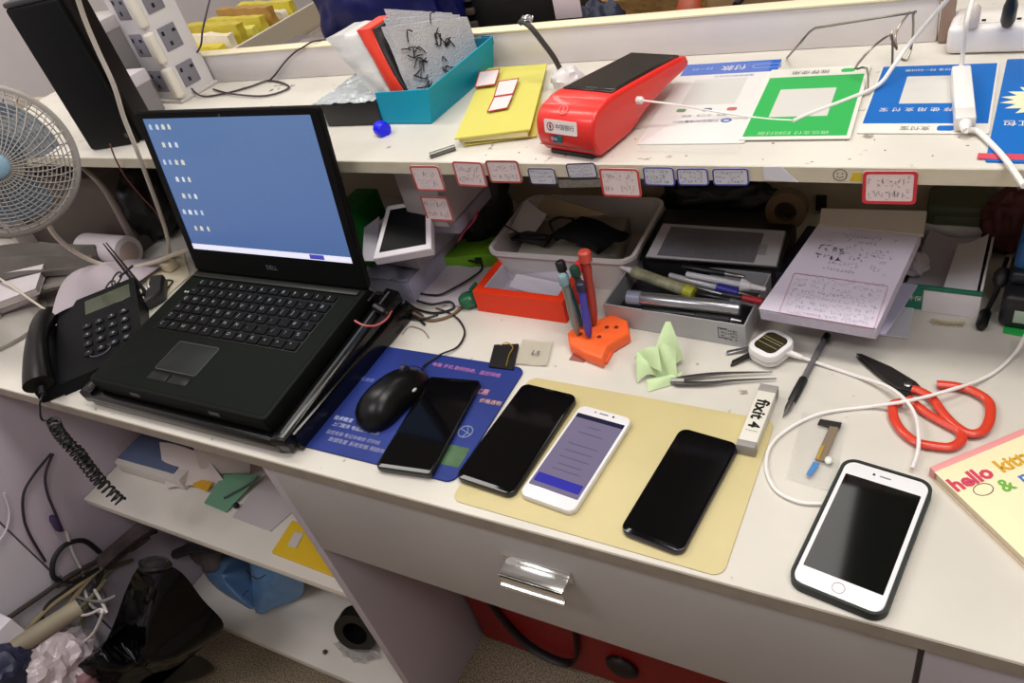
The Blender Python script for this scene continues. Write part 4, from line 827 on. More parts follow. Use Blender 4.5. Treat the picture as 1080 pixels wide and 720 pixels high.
solo('dark_block', (lambda b: (b.transform(MX.Translation(at(838, 338, z=ZD + .0005) + V((.03, .09, 0))) @ MX.Rotation(R_(-10), 4, 'Z')), b)[1])(box(-.055, .055, -.05, .06, 0, .034, .002)), M((38, 38, 60), .5), 'dark navy box in the shadow under the receipt pad', 'box')
# white-green carton with paper inside
gb, w, h = fbox('carton', 'open white and green carton with curled papers inside', (940, 324), (1031, 336), (950, 306), .1, None)
hg = .036; dg_ = .13
sh4(gb, w, dg_, hg, .0025, M((226, 222, 224), .5), name='wall'); part('base', box(.001, w - .001, .001, dg_ - .001, .0005, .002, 0), M((150, 146, 150), .6), gb)
part('green_rim', box(-.0005, w + .0005, -.0008, .003, hg - .0045, hg + .0004, .0003), M((30, 110, 84), .5), gb); part('green_print', box(-.0008, .032, -.0009, 0, .003, hg - .004, 0), M((30, 120, 90), .5), gb); text('安全', .008, WHT, gb, (.009, -.0012, .018), rx=PI / 2); text('环保', .008, WHT, gb, (.023, -.0012, .018), rx=PI / 2)
cp = thing('curled_paper', 'grey-white paper curling inside the green-edged carton', 'paper', MW[gb.name] @ V((w / 2, .06, .003)))
g_ = MW[gb.name]
part('sheet', sheet([g_ @ V((.008, .008, .012)), g_ @ V((w - .012, .008, .006)), g_ @ V((w - .012, dg_ - .008, .03)), g_ @ V((.02, dg_ - .01, .035))], 10, 10, lambda u, v: (0, 0, -.008 * math.sin(PI * u)), .0006), M((176, 170, 180), .7), cp, True)
part('curl', sheet([g_ @ V((w * .55, .012, .02)), g_ @ V((w - .006, .02, .01)), g_ @ V((w - .006, dg_ - .03, .034)), g_ @ V((w * .6, dg_ - .03, .03))], 10, 10, lambda u, v: (0, 0, .014 * u * u), .0006), M((214, 210, 214), .7), cp, True); part('crumple', blob(g_ @ V((.014, .05, .03)), .016, .018, .012, .35, 3, 8, 3), M((212, 208, 216), .7), cp, True)
solo('comb_clip', add(tube(DZ((982, 337), (1000, 340), (1018, 340), z=ZD + .006), .0016, 6), *[tube([at(985 + 4.2 * k, 338 + .6 * min(k, 5), z=ZD + .0055), at(985.5 + 4.2 * k, 343 + .4 * min(k, 5), z=ZD + .001)], .0006, 4, smooth=False) for k in range(8)]), M((176, 166, 130), .4), 'small toothed tan clip before the green-edged carton', 'clip')
# dark green object and brown round thing at the back
kx = at(985, 252, y=.55)
dg2 = thing('plastic_case', 'dark olive plastic case at the back behind the green-edged carton', 'case', (kx.x, .545, ZD + .0005), 0)
ol = M((70, 78, 52), .45)
ht_ = at(985, 216, y=.55).z - ZD
part('shell', box(-.012, .062, 0, .055, 0, ht_, .006, 3), ol, dg2); part('lid_panel', box(-.004, .054, -.0015, .0006, .02, ht_ - .012, .002), M((84, 92, 66), .4), dg2)
c = at(830, 222, y=.53)
solo('tape_roll', add(lathe([(.026, 0), (.026, .022), (.014, .022), (.014, 0)], 28, MX.Translation(c + V((0, .012, 0))) @ MX.Rotation(R_(80), 4, 'X'))), M((110, 86, 58), .5), 'brown roll of tape at the back under the shelf', 'tape')
solo('black_bag', blob((c.x - .10, .58, ZD + .038), .09, .026, .038, .25, 3, 4, 4, flat=-.95), M((18, 16, 16), .45), 'black cloth heap behind the grey screen panel', 'bag', ang=80)
solo('socket_plate', box(at(866, 214, y=.61).x - .007, at(866, 214, y=.61).x + .007, .609, .6145, at(866, 222, y=.61).z, at(866, 207, y=.61).z, .001), M((20, 18, 18), .5), 'small black socket on the board behind the receipt pad', 'socket')
# blue and black device at right end
dv_ = thing('charger_block', 'black and blue power tool charger at the right end under the shelf', 'charger', at(1050, 346, z=ZD), R_(-6))
part('body', box(0, .10, 0, .09, .0005, .045, .008, 3), M((24, 26, 30), .4), dv_); part('cover_sheet', box(.004, .1, .03, .1, .0455, .095, .008, 3), M((34, 92, 150), .4), dv_, label='blue upper part'); part('spec_label', box(.014, .05, -.0008, .001, .012, .028, .0003), M((170, 190, 170), .5), dv_); part('dark_band', box(.002, .1, .02, .1, .0452, .062, .006, 3), M((20, 26, 34), .4), dv_)
solo('green_card', slab([at(1058, 350, z=ZD + .002), at(1090, 356, z=ZD + .002), at(1090, 344, z=ZD + .002), at(1060, 340, z=ZD + .002)], .0015, 0), M((40, 176, 80), .5), 'bright green card in front of the charger', 'card')
cl2 = thing('connector_lead', 'black lead with a boxy plug standing beside the green-edged carton', 'cable', at(1036, 346, z=ZD))
part('lead', tube([at(1062, 272, z=ZD + .05), at(1056, 290, z=ZD + .042), at(1052, 305, z=ZD + .03), at(1044, 322, z=ZD + .012), at(1038, 332, z=ZD + .007)], .0025, 8), BLK, cl2, True); part('plug', rod(at(1040, 328, z=ZD + .008), at(1034, 346, z=ZD + .006), [(.004, 0), (.006, .1), (.006, .85), (.004, 1)], 10), BLK, cl2, True); part('joint', rod(at(1060, 284, z=ZD + .045), at(1053, 302, z=ZD + .034), [(.006, 0), (.009, .3), (.008, .7), (.004, 1)], 10), M((26, 22, 28), .5), cl2, True)
solo('red_scrap', blob(at(1062, 245, z=ZD + .04) + V((0, .02, 0)), .028, .026, .042, .4, 3, 12, 4, flat=-.9), M((84, 36, 38), .6), 'dark red crumpled bundle behind the charger', 'bundle', ang=80)
# screwdriver stand
zt = ZD + .018
sd = thing('screwdriver_stand', 'bright orange screwdriver stand block on the desk', 'stand', at(630, 362, z=ZD))
orng = M((255, 104, 44), .5)
P4 = [at(x, y, z=zt) for x, y in ((598, 350), (600, 362), (616, 371), (635, 378), (641, 364), (664, 350), (662, 337), (645, 330), (628, 337), (606, 343))]
part('block', prism([(p.x, p.y) for p in P4], ZD + .0003, zt, .004, 3), orng, sd, True)
bm = NB()
for px, py in ((640, 345), (650, 345), (632, 355), (622, 350), (612, 352)): q = at(px, py, z=zt); add(bm, lathe([(.003, zt - .001), (.003, zt + .0003)], 10, MX.Translation((q.x, q.y, 0))))
part('holes', bm, M((110, 36, 16), .6), sd, True); part('foot', slab([at(626, 381, z=ZD + .006), at(640, 381, z=ZD + .006), at(648, 366, z=ZD + .006), at(636, 366, z=ZD + .006)], .0055, .001), orng, sd, True)
def driver(label, bot, top, r, cap, body, zt_=.115, zb=.016):
    A, B = at(*bot, z=ZD + zb), at(*top, z=ZD + zt_); d = B - A; t = thing('screwdriver', label, 'screwdriver', A, 0, 'screwdrivers in the orange stand')
    part('shaft', rod(A - d * .05, A + d * .3, [(.0014, 0), (.0016, .3), (.0016, 1)], 8), STEEL, t, True)
    part('handle', rod(A + d * .06, A + d * .86, [(r * .55, 0), (r * .8, .06), (r, .2), (r, .5), (r * .82, .7), (r, .9), (r * .7, 1)], 14), body, t, True)
    part('cap', rod(A + d * .85, B, [(r * .8, 0), (r * 1.25, .12), (r * 1.25, .85), (r * .9, 1)], 16), cap, t, True)
driver('grey screwdriver with a pale blue cap, leftmost in the orange stand', (610, 355), (593, 290), .005, M((126, 152, 160), .4), M((132, 136, 130), .35, .2))
driver('dark teal screwdriver with a black cap in the orange stand', (614, 348), (590, 275), .005, M((22, 22, 24), .4), M((40, 92, 104), .4))
driver('screwdriver with a dark green cap in the orange stand', (624, 346), (605, 281), .005, M((24, 62, 48), .4), M((80, 70, 66), .4))
driver('thick red screwdriver, tallest in the orange stand', (627, 345), (616, 264), .0066, M((196, 74, 60), .4), M((170, 58, 46), .4), .125)
driver('violet-blue screwdriver leaning forward in the orange stand', (622, 358), (612, 297), .0052, M((40, 36, 60), .4), M((72, 64, 168), .4), .1)
driver('slim bright red screwdriver between green and red ones', (626, 343), (609, 276), .0036, M((206, 40, 46), .4), M((206, 190, 184), .4), .112)
# phone boxes at left
bxw = M((196, 190, 198), .5, var=.04, vs=12); lil = M((176, 172, 194), .4, var=.1, vs=40)
lb_, w, h = fbox('phone_carton', 'lilac-grey carton wrapped in film at the bottom of the box pile', (394, 314), (442, 321), (394, 290), .15, None)
lw = .085
part('carton', box(0, lw, 0, .16, .0005, .042, .0015), lil, lb_); part('film', sheet([(-.001, -.002, .043), (lw + .001, -.002, .043), (lw + .001, .10, .045), (-.001, .10, .045)], 12, 12, lambda u, v: (0, 0, .004 * NZ.noise(V((u * 8, v * 8, 1)))), .0006), M((170, 172, 196), .15, bump=.8, bs=90, alpha=.85), lb_)
md = thing('phone_carton', 'middle grey carton under the framed display box', 'box', MW[lb_.name] @ V((.002, .03, .0475)), R_(-6))
part('carton', box(0, .092, 0, .13, 0, .03, .0015), M((158, 154, 164), .5), md); part('lid', box(-.001, .093, -.001, .131, .0302, .05, .0015), bxw, md)
F4 = [at(393, 273, z=ZD + .116), at(455, 262, z=ZD + .116), at(454, 209, z=ZD + .148), at(408, 217, z=ZD + .148)]
db = thing('display_box', 'white framed box showing a black screen on top of the box pile', 'box', F4[0])
part('frame', slab(F4, .016, .001), M((214, 208, 214), .45), db, True)
def ins(f, dz=.0008):
    c_ = (F4[0] + F4[1] + F4[2] + F4[3]) / 4; n2 = (F4[1] - F4[0]).cross(F4[3] - F4[0]).normalized(); return [p + (c_ - p) * f + n2 * dz for p in F4]
part('screen', slab(ins(.2), .0012, .0003), M((6, 6, 8), .5, spec=.2), db, True, label='black screen')
P_ = [at(447, 250, y=.365)]
gx = thing('grey_carton', 'tall grey carton behind the leftmost price tags', 'box', P_[0])
xa = at(447, 250, y=.365).x
gxm = M((158, 150, 150), .55, var=.06, vs=8)
part('carton', (lambda b: (b.transform(MX.Translation((xa - .004, .354, 0))), b)[1])(box(0, .062, 0, .12, ZD + .12, .988, .0015)), gxm, gx, True); part('side_panel', slab([(xa + .0588, .3545, ZD + .12), (xa + .0588, .4735, ZD + .12), (xa + .0588, .4735, .987), (xa + .0588, .3545, .987)], .0008, 0, False), M((176, 168, 170), .5), gx, True)
part('carton', box(xa + .0, xa + .062, .37, .47, ZD + .0985, ZD + .119, .0015), M((150, 146, 160), .5), gx, True)
gq = at(381, 245, y=.42)
solo('green_box', box(gq.x - .022, gq.x + .022, .40, .47, ZD + .0005, at(381, 216, y=.42).z, .002), M((40, 150, 56), .5), 'green box just right of the laptop lid', 'box')
solo('paper_sheet', slab([at(382, 275, z=ZD + .1), at(396, 275, z=ZD + .1), at(400, 228, z=ZD + .12), at(384, 240, z=ZD + .12)], .002, 0), M((170, 166, 176), .6), 'white printed card between laptop lid and box pile', 'card')
bq = at(505, 262, y=.46)
solo('black_bag', blob((bq.x - .005, .50, ZD + .095), .055, .05, .098, .25, 3, 9, 4, flat=-.95), M((20, 17, 18), .5), 'black cloth bag standing behind the lime strip', 'bag', ang=80)
solo('pink_strap', tube([at(484, 253, z=ZD + .075), at(490, 243, z=ZD + .09), at(500, 232, z=ZD + .105), at(503, 224, z=ZD + .12)], .006, 6, sq=.3), M((176, 48, 90), .5), 'pink strap on the black cloth bag', 'strap')
a, w, ang = FB((468, 284), (526, 280), ZD)
lm = thing('lime_box', 'flat lime green box behind the white pad', 'box', a, ang)
part('carton', box(0, w, 0, .05, .0005, .022, .001), M((126, 186, 40), .5), lm); part('dark_mark', box(w * .62, w * .74, -.0006, .001, .006, .018, 0), M((30, 50, 24), .5), lm)
solo('white_pad', slab([at(440, 316, z=ZD + .006), at(487, 322, z=ZD + .006), at(516, 285, z=ZD + .006), at(470, 277, z=ZD + .006)], .0055, .0006), M((206, 196, 202), .6), 'white note pad lying under black cables left of the orange box', 'pad')
solo('pin_plug', add(blob(at(494, 316, z=ZD + .012), .015, .014, .0118, .12, 3, 5, 3), rod(at(497, 306, z=ZD + .02), at(502, 299, z=ZD + .032), [(.004, 0), (.003, 1)], 8)), M((36, 104, 70), .25, alpha=.9), 'green translucent plug bulb beside the orange box', 'plug')
kc = M((24, 22, 24), .45)
cable('thin_black_cable', 'black cable looping over the white pad to the box pile', [at(*p) for p in ((440, 309, ZD + .008), (462, 311, ZD + .01), (480, 303, ZD + .012), (497, 293, ZD + .014), (508, 284, ZD + .016), (506, 277, ZD + .016), (490, 274, ZD + .012), (478, 272, ZD + .014))], .0016, kc)
cable('thin_black_cable', 'black cable bundle curling in front of the white pad', [at(*p) for p in ((394, 310, ZD + .006), (420, 321, ZD + .005), (446, 333, ZD + .003), (432, 325, ZD + .006), (428, 318, ZD + .006), (440, 326, ZD + .004), (460, 330, ZD + .003), (478, 325, ZD + .003), (474, 318, ZD + .009), (455, 321, ZD + .010), (440, 317, ZD + .010))], .0018, kc)
mouse_pts = [P0] + [at(*p) for p in ((448, 385, ZD + .0055), (464, 374, ZD + .0055), (482, 366, ZD + .003), (490, 352, ZD + .003), (486, 340, ZD + .003), (476, 331, ZD + .003), (460, 325, ZD + .006))]
cable('mouse_cable', 'thin dark cord running from the mouse over the pad edge', mouse_pts, .0014, kc)
cable('red_cable', 'pinkish cable loop right behind the laptop corner', [at(*p) for p in ((374, 338, ZD + .07), (384, 343, ZD + .064), (397, 343, ZD + .056), (408, 336, ZD + .05), (413, 328, ZD + .035), (420, 320, ZD + .012))], .0015, M((190, 96, 96), .5))
cable('thin_black_cable', 'straight dark cable lying from the box pile toward the orange box', [at(*p) for p in ((392, 306, ZD + .055), (402, 312, ZD + .045), (418, 322, ZD + .014), (434, 331, ZD + .003), (448, 342, ZD + .003))], .0018, kc)
cable('thin_black_cable', 'dark cable loop standing up behind the laptop corner', [at(*p) for p in ((388, 318, ZD + .06), (398, 308, ZD + .06), (408, 314, ZD + .045), (416, 326, ZD + .012), (428, 334, ZD + .004), (446, 336, ZD + .006), (462, 332, ZD + .008))], .0018, kc)
cable('grey_cable', 'thin pale grey wire curling on the desk behind the stand', [at(*p) for p in ((424, 352, ZD + .003), (432, 344, ZD + .002), (446, 348, ZD + .002), (452, 356, ZD + .002))], .0008, M((170, 150, 146), .5))
solo('plug', rod(at(394, 322, z=ZD + .06), at(408, 330, z=ZD + .052), [(.004, 0), (.006, .1), (.006, .85), (.003, 1)], 10), BLK, 'black cable plug behind the right corner of the laptop', 'plug')
cable('brown_cable', 'brownish cable arc in front of the white note pad', [at(*p) for p in ((436, 330, ZD + .009), (455, 338, ZD + .0025), (475, 333, ZD + .0025), (487, 324, ZD + .003))], .0024, M((110, 84, 62), .5))
# ================================================================ laptop on its cooling stand
TILT = math.atan2(.020, .245)
xc = -.874; wl = .356; yf0 = .022; zf0 = ZD + .026; dl = .248
LB = MX.Translation((xc, yf0, zf0)) @ MX.Rotation(TILT, 4, 'X')      # underside of the laptop, front edge centre
stn = thing('laptop_stand', 'black cooling stand with raised side rails under the laptop', 'laptop stand', (xc, .15, ZD))
gb_ = M((9, 9, 10), .22, spec=.4)
def lt(bm): bm.transform(LB); return bm
part('deck', lt(box(-wl / 2 - .006, wl / 2 + .006, -.004, .268, -.010, -.001, .003)), gb_, stn, True)
part('support_bar', lt(box(-wl / 2 - .012, wl / 2 + .012, -.012, .006, -.024, -.0006, .005, 3)), gb_, stn, True); part('trim_strip', lt(box(-wl / 2 - .010, wl / 2 + .010, -.0128, -.010, -.019, -.010, .001)), M((96, 92, 84), .4, .3), stn, True, label='brownish front trim strip')
for s in (-1, 1):
    x0, x1 = sorted((s * (wl / 2 + .004), s * (wl / 2 + .028)))
    part('rail', lt(prism([(x0, -.012), (x1, -.010), (x1, .268), (x0, .272)], -.020, .006, .005, 3)), gb_, stn, True); part('rail_groove', lt(box((x0 + x1) / 2 - .002, (x0 + x1) / 2 + .002, 0, .262, .0058, .0064, 0)), M((70, 70, 72), .3), stn, True)
    xo = xc + s * (wl / 2 + .012)
    part('foot', box(xo - .008, xo + .008, .026, .044, ZD + .0002, ZD + .014, .003), RUB, stn, True); part('leg', box(xo - .008, xo + .008, .27, .29, ZD + .0002, ZD + .034, .003), gb_, stn, True)
part('skirt', prism([(xc + wl / 2 + .026, .025), (xc + wl / 2 + .034, .025), (xc + wl / 2 + .034, .29), (xc + wl / 2 + .026, .29)], ZD + .0003, ZD + .03, .003), gb_, stn, True)
lap = thing('laptop', 'open black laptop showing a blue desktop, on the cooling stand', 'laptop', (xc, .15, zf0))
lb = M((17, 20, 18), .5, spec=.09); pal = M((19, 23, 19), .6, spec=.07)
th = .026
part('base', lt(rbox(wl, dl, .008, .0, th, .004, 0, dl / 2)), lb, lap, True); part('palm_rest', lt(rbox(wl - .012, dl - .03, .005, th - .001, th + .0006, .0004, 0, dl / 2 - .009)), pal, lap, True)
part('touchpad', lt(rbox(.082, .052, .003, th + .0002, th + .0011, .0003, -.028, .068)), M((38, 40, 38), .45, spec=.12), lap, True); part('touchpad_rim', lt(ring2(rpts(.0845, .0545, .004, 6, -.028, .068), rpts(.082, .052, .003, 6, -.028, .068), th + .0003, th + .0014)), M((70, 72, 70), .4, spec=.3), lap, True)
part('touchpad_buttons', lt(add(box(-.068, -.030, .022, .036, th + .0003, th + .0016, .0008), box(-.026, .012, .022, .036, th + .0003, th + .0016, .0008))), M((18, 20, 19), .4, spec=.25), lap, True)
kbd = part('keyboard', lt(rbox(.292, .112, .003, th + .0002, th + .0012, .0003, .0, .165)), M((8, 9, 9), .5, spec=.2), lap, True)
keym = M((14, 15, 16), .45, spec=.12); legm = M((150, 156, 160), .5); leg = NB()
rows = (('~1234567890-=B', .019), ('QWERTYUIOP[]|+', .0205), ('ASDFGHJKL;.#?', .0215), ('ZXCVBNM,./!%', .0235), ('CFWASPOAK<>^', .0235), ('E123456789012', .0205))
order = (5, 0, 1, 2, 3, 4)
for r_i, ri in enumerate(order):
    s, pw_ = rows[ri]; n = len(s); pit = .286 / n; y = .2125 - r_i * .0186; hk = .0155 if ri != 5 else .011
    for i, ch in enumerate(s):
        x = -.143 + pit * (i + .5); wk = pit - .003
        bm = prism(rpts(wk, hk, .0016, 2, x, y), th + .001, th + .0038, .0007, 1); part('key', lt(bm), keym, kbd, True)
        if ch.strip():
            g = text(ch, .0085, 0, None, (x - wk * .14, y + .001, th + .004)); add(leg, g)
part('key_legends', lt(leg), legm, lap, True)
for k in range(3): part('status_light', lt(box(-.155 + .006 * k, -.152 + .006 * k, .19, .193, th + .0006, th + .0013, 0)), M((200, 205, 200), .3), lap, True)
part('hinge_strip', lt(box(-.17, .17, dl - .022, dl - .012, th, th + .003, .001)), M((34, 34, 32), .4, spec=.3), lap, True)
part('latch', lt(add(box(-.09, -.07, -.0008, .002, .010, .017, .0006), box(.07, .09, -.0008, .002, .010, .017, .0006))), M((80, 80, 78), .4), lap, True)
# lid: nearly upright
hz = LB @ V((0, dl - .008, th)); hl_ = .256; wl2 = .356
def ld(bm): bm.transform(LM); return bm
LM = MX.Translation(hz + V((.004, 0, .001))) @ MX.Rotation(R_(-9.5), 4, 'X') @ MX(((1, 0, 0, 0), (0, 0, -1, 0), (0, 1, 0, 0), (0, 0, 0, 1)))
part('lid', ld(rbox(wl2, hl_, .008, -.009, 0, .003, 0, hl_ / 2)), M((14, 15, 15), .5, spec=.12), lap, True)
part('bezel', ld(ring2(rpts(wl2 - .004, hl_ - .004, .006, 4, 0, hl_ / 2), rpts(.326, .206, .001, 4, 0, .040 + .103), -.0005, .0012)), M((12, 13, 13), .45, spec=.12), lap, True)
def screen_mat():
    m = bpy.data.materials.new('mat_wallpaper'); m.use_nodes = True; nt = m.node_tree; b = nt.nodes['Principled BSDF']
    b.inputs['Base Color'].default_value = (.01, .01, .012, 1); b.inputs['Roughness'].default_value = .25
    tc = nt.nodes.new('ShaderNodeTexCoord'); sx = nt.nodes.new('ShaderNodeSeparateXYZ'); nt.links.new(tc.outputs['Generated'], sx.inputs[0])
    r = nt.nodes.new('ShaderNodeValToRGB'); r.color_ramp.elements[0].color = (lin(92), lin(126), lin(188), 1); r.color_ramp.elements[1].color = (lin(106), lin(142), lin(196), 1)
    nt.links.new(sx.outputs['Z'], r.inputs['Fac']); nt.links.new(r.outputs['Color'], b.inputs['Emission Color']); b.inputs['Emission Strength'].default_value = .66
    return m
part('screen', ld(box(-.163, .163, .040, .246, -.0008, .0002, 0)), screen_mat(), lap, True, label='lit screen with a blue wallpaper')
part('taskbar', ld(box(-.163, .163, .040, .049, .0001, .0005, 0)), M((214, 214, 230), .3, emit=.75), lap, True); part('taskbar_window', ld(box(.085, .112, .0415, .0485, .0004, .0008, 0)), M((70, 70, 170), .3, emit=.6), lap, True)
rn = random.Random(3); icm = [M(c, .4, emit=.5) for c in ((196, 206, 226), (214, 220, 230), (176, 196, 214), (206, 206, 190))]
for r in range(7):
    for c_ in range(4):
        if (r, c_) in ((1, 0), (3, 0), (6, 0), (4, 0)): continue
        x = -.152 + c_ * .0135 + rn.uniform(-.001, .001); y = .2335 - r * .0262; w_ = rn.uniform(.0025, .0038)
        part('desktop_icon', ld(prism([(x - w_, y - .003), (x + w_ * .8, y - .004), (x + w_, y + .002), (x, y + .0045), (x - w_ * .8, y + .003)], .0001, .0005)), icm[rn.randrange(4)], lap, True)
text('DELL', .009, M((110, 112, 112), .4), lap, (0, 0, 0), mx=MW[lap.name].inverted() @ LM @ MX.Translation((.0, .020, .0014)), fit=.022)
part('webcam', ld(lathe([(.002, .001), (.002, .0016)], 10, MX.Translation((0, hl_ - .008, 0)))), M((70, 70, 70), .2), lap, True)
# ================================================================ desk telephone
o_ = at(54, 412, z=ZD + .022); o_.z = ZD; o_.y += .012
TP = MX.Translation(o_) @ MX.Rotation(R_(50), 4, 'Z')
tel = thing('desk_telephone', 'black desk telephone with handset on its left, beside the laptop', 'telephone', mat=TP)
pm = M((15, 16, 19), .5, spec=.12)
def wedge(x0, x1, y0, y1, z0, z1, b=.004):
    bm = NB(); v = [bm.verts.new(p) for p in ((x0, y0, .0003), (x1, y0, .0003), (x1, y1, .0003), (x0, y1, .0003), (x0, y0, z0), (x1, y0, z0), (x1, y1, z1), (x0, y1, z1))]
    for f in ((3, 2, 1, 0), (4, 5, 6, 7), (0, 1, 5, 4), (1, 2, 6, 5), (2, 3, 7, 6), (3, 0, 4, 7)): bm.faces.new([v[i] for i in f])
    return bev(bm, b, 3)
Lt = .205; Wt2 = .135
part('body', wedge(.0, Wt2, .0, Lt, .022, .048), pm, tel)
zt2 = lambda y: .022 + y / Lt * .026
part('display', slab([(.048, .150, zt2(.150) + .0008), (.125, .150, zt2(.150) + .0008), (.125, .190, zt2(.19) + .0008), (.048, .190, zt2(.19) + .0008)], .002, .0004), M((66, 72, 56), .2), tel, label='greenish display')
bs = NB(); lg = NB()
for r in range(4):
    for c_ in range(4):
        x = .050 + c_ * .0205; y = .045 + r * .024; part('phone_button', (lambda b: (b.transform(MX.Translation((0, 0, zt2(y) - .001))), b)[1])(rbox(.014, .013, .003, 0, .0035, .001, x, y, 3)), M((30, 31, 36), .45, spec=.2), tel)
        add(lg, text('147*2580369#ABCD'[c_ * 4 + 3 - r], .009, 0, None, (x, y, zt2(y) + .0028)))
part('button_legends', lg, M((196, 200, 206), .5), tel); part('ring_mark', ring2(ell(.068, .040, .017, .014), ell(.068, .040, .016, .013), zt2(.04), zt2(.04) + .0012), M((110, 112, 118), .5), tel)
part('cradle', box(-.036, .004, .002, Lt - .005, .0003, .024, .004), pm, tel)
H = lambda x, y, z: V((x, y, z))
hs = NB(); prof_ = [(.0, .020, .018), (.03, .024, .02), (.07, .017, .014), (.11, .016, .013), (.15, .018, .015), (.185, .024, .02), (.215, .019, .016)]
hp_ = [H(-.019, y - .004, .038 + .018 * math.sin(PI * y / .215)) for y, a_, b_ in prof_]
part('handset', tube(hp_, lambda t: .0225 - .005 * math.sin(PI * t) ** 2, 16, 6, sq=.72), M((8, 9, 11), .35, spec=.3), tel); part('cord_socket', rod(H(-.019, -.002, .03), H(-.019, -.014, .026), [(.006, 0), (.0045, 1)], 10), M((16, 16, 18), .4), tel)
q0 = TP @ H(-.019, -.013, .026)
# coiled cord hanging over the front of the desk
def coil(pts, R, r, turns):
    P = spline(pts, 40); n = len(P); out = []; nn = V((1, 0, 0))
    for i in range(turns * 10):
        t = i / (turns * 10 - 1) * (n - 1.001); k = int(t); p = P[k].lerp(P[k + 1], t - k); d = (P[k + 1] - P[k]).normalized(); nn = (nn - d * nn.dot(d)).normalized(); b_ = d.cross(nn)
        out.append(p + (nn * math.cos(2 * PI * i / 10) + b_ * math.sin(2 * PI * i / 10)) * R)
    return tube(out, r, 6, 2)
yc = -.022
cc_ = thing('coiled_cord', 'black coiled telephone cord hanging over the desk front', 'cord', at(60, 455, y=yc))
k0 = [at(43, 440, y=yc), at(58, 455, y=yc), at(64, 475, y=yc), at(82, 483, y=yc), at(96, 500, y=yc), at(112, 514, y=yc), at(129, 530, y=yc)]
part('lead', tube([q0, q0 + V((0, -.008, -.006)), at(42, 428, y=yc), at(44, 442, y=yc), at(56, 444, y=yc)], .0018, 6), BLK, cc_, True)
part('coil', coil([at(56, 444, y=yc), at(62, 456, y=yc), at(72, 468, y=yc), at(86, 484, y=yc), at(98, 500, y=yc), at(112, 515, y=yc), at(128, 529, y=yc)], .0085, .0018, 22), BLK, cc_, True)
part('coil', coil([at(126, 526, y=yc - .012), at(108, 507, y=yc - .012), at(94, 490, y=yc - .012), at(82, 474, y=yc - .012), at(66, 462, y=yc - .012)], .006, .0018, 16), BLK, cc_, True)
# ================================================================ fan
fc = at(-6, 172, y=.13); dirn = (CAM + V((-.12, 0, -.15)) - fc).normalized()
fm = MX.Translation(fc) @ dirn.to_track_quat('Z', 'Y').to_matrix().to_4x4()
dep = (fc - CAM).dot(V((AX.z, AY.z, AZ.z))); RFAN = 77 * dep / F
fan = thing('electric_fan', 'small desk fan with a round wire grille at the left edge', 'fan', mat=fm)
gr_ = M((170, 164, 156), .45); bl_ = M((150, 186, 208), .35)
bm = NB(); dome = lambda r: .030 * math.sqrt(max(0, 1 - (r / RFAN) ** 2)) + .004
for i in range(1, 15):
    r = RFAN * (.16 + .84 * i / 15); add(bm, tube([(r * math.cos(2 * PI * k / 28), r * math.sin(2 * PI * k / 28), dome(r)) for k in range(28)], .00085, 4, 2, closed=True))
for k in range(44):
    a_ = 2 * PI * k / 44; add(bm, tube([(r * math.cos(a_ + .5 * (r / RFAN)), r * math.sin(a_ + .5 * (r / RFAN)), dome(r) + .001) for r in (RFAN * .15, RFAN * .5, RFAN * .8, RFAN * .97)], .0008, 4, 2))
part('grille', bm, gr_, fan)
part('outer_ring', add(tube([(RFAN * math.cos(2 * PI * k / 40), RFAN * math.sin(2 * PI * k / 40), 0) for k in range(40)], .0045, 10, 2, closed=True), ring2(ell(0, 0, RFAN, RFAN, 48), ell(0, 0, RFAN - .004, RFAN - .004, 48), -.02, .004)), gr_, fan)
bm = NB()
for k in range(36):
    a_ = 2 * PI * k / 36; add(bm, tube([(r * math.cos(a_), r * math.sin(a_), -.012 - .7 * dome(r)) for r in (RFAN * .25, RFAN * .6, RFAN * .9, RFAN)], .0008, 4, 2))
part('grille', bm, M((150, 146, 140), .5), fan); part('grille_badge', lathe([(.0, .033), (RFAN * .16, .033), (RFAN * .17, .036), (RFAN * .13, .039), (0, .04)], 24), bl_, fan, label='pale blue round badge'); part('hub', lathe([(.02, -.014), (.022, -.004), (.018, .012), (.0, .015)], 20), bl_, fan)
for k in range(3):
    def bfun(u, v): return (0, 0, 0)
    a_ = 2 * PI * k / 3 + .4; g = []; bm = NB()
    for i in range(9):
        rr = .016 + (RFAN * .84 - .016) * i / 8; row = []
        for j in range(7):
            th_ = a_ + (j / 6 - .5) * (1.1 + .35 * math.sin(PI * i / 8)); row.append(bm.verts.new((rr * math.cos(th_), rr * math.sin(th_), -.003 + .018 * (j / 6 - .5))))
        g.append(row)
    for i in range(8):
        for j in range(6): bm.faces.new((g[i][j], g[i][j + 1], g[i + 1][j + 1], g[i + 1][j]))
    bmesh.ops.solidify(bm, geom=bm.faces[:], thickness=.0012); part('blade', bm, M((120, 150, 176), .3, alpha=.85), fan)
part('motor_housing', lathe([(.0, -.12), (.025, -.118), (.036, -.10), (.04, -.05), (.036, -.02), (.0, -.018)], 24), gr_, fan)
iv = fm.inverted(); bx_ = V((fc.x - .34, .12, ZD))
part('arm', tube([iv @ (fm @ V((0, 0, -.08))), iv @ (fm @ V((-.05, 0, -.10))), iv @ V((bx_.x, .12, fc.z - .1)), iv @ (bx_ + V((0, 0, .02)))], .012, 10), gr_, fan); part('base', lathe([(.08, .0005), (.082, .008), (.06, .018), (.014, .024)], 28, iv @ MX.Translation(bx_)), gr_, fan)
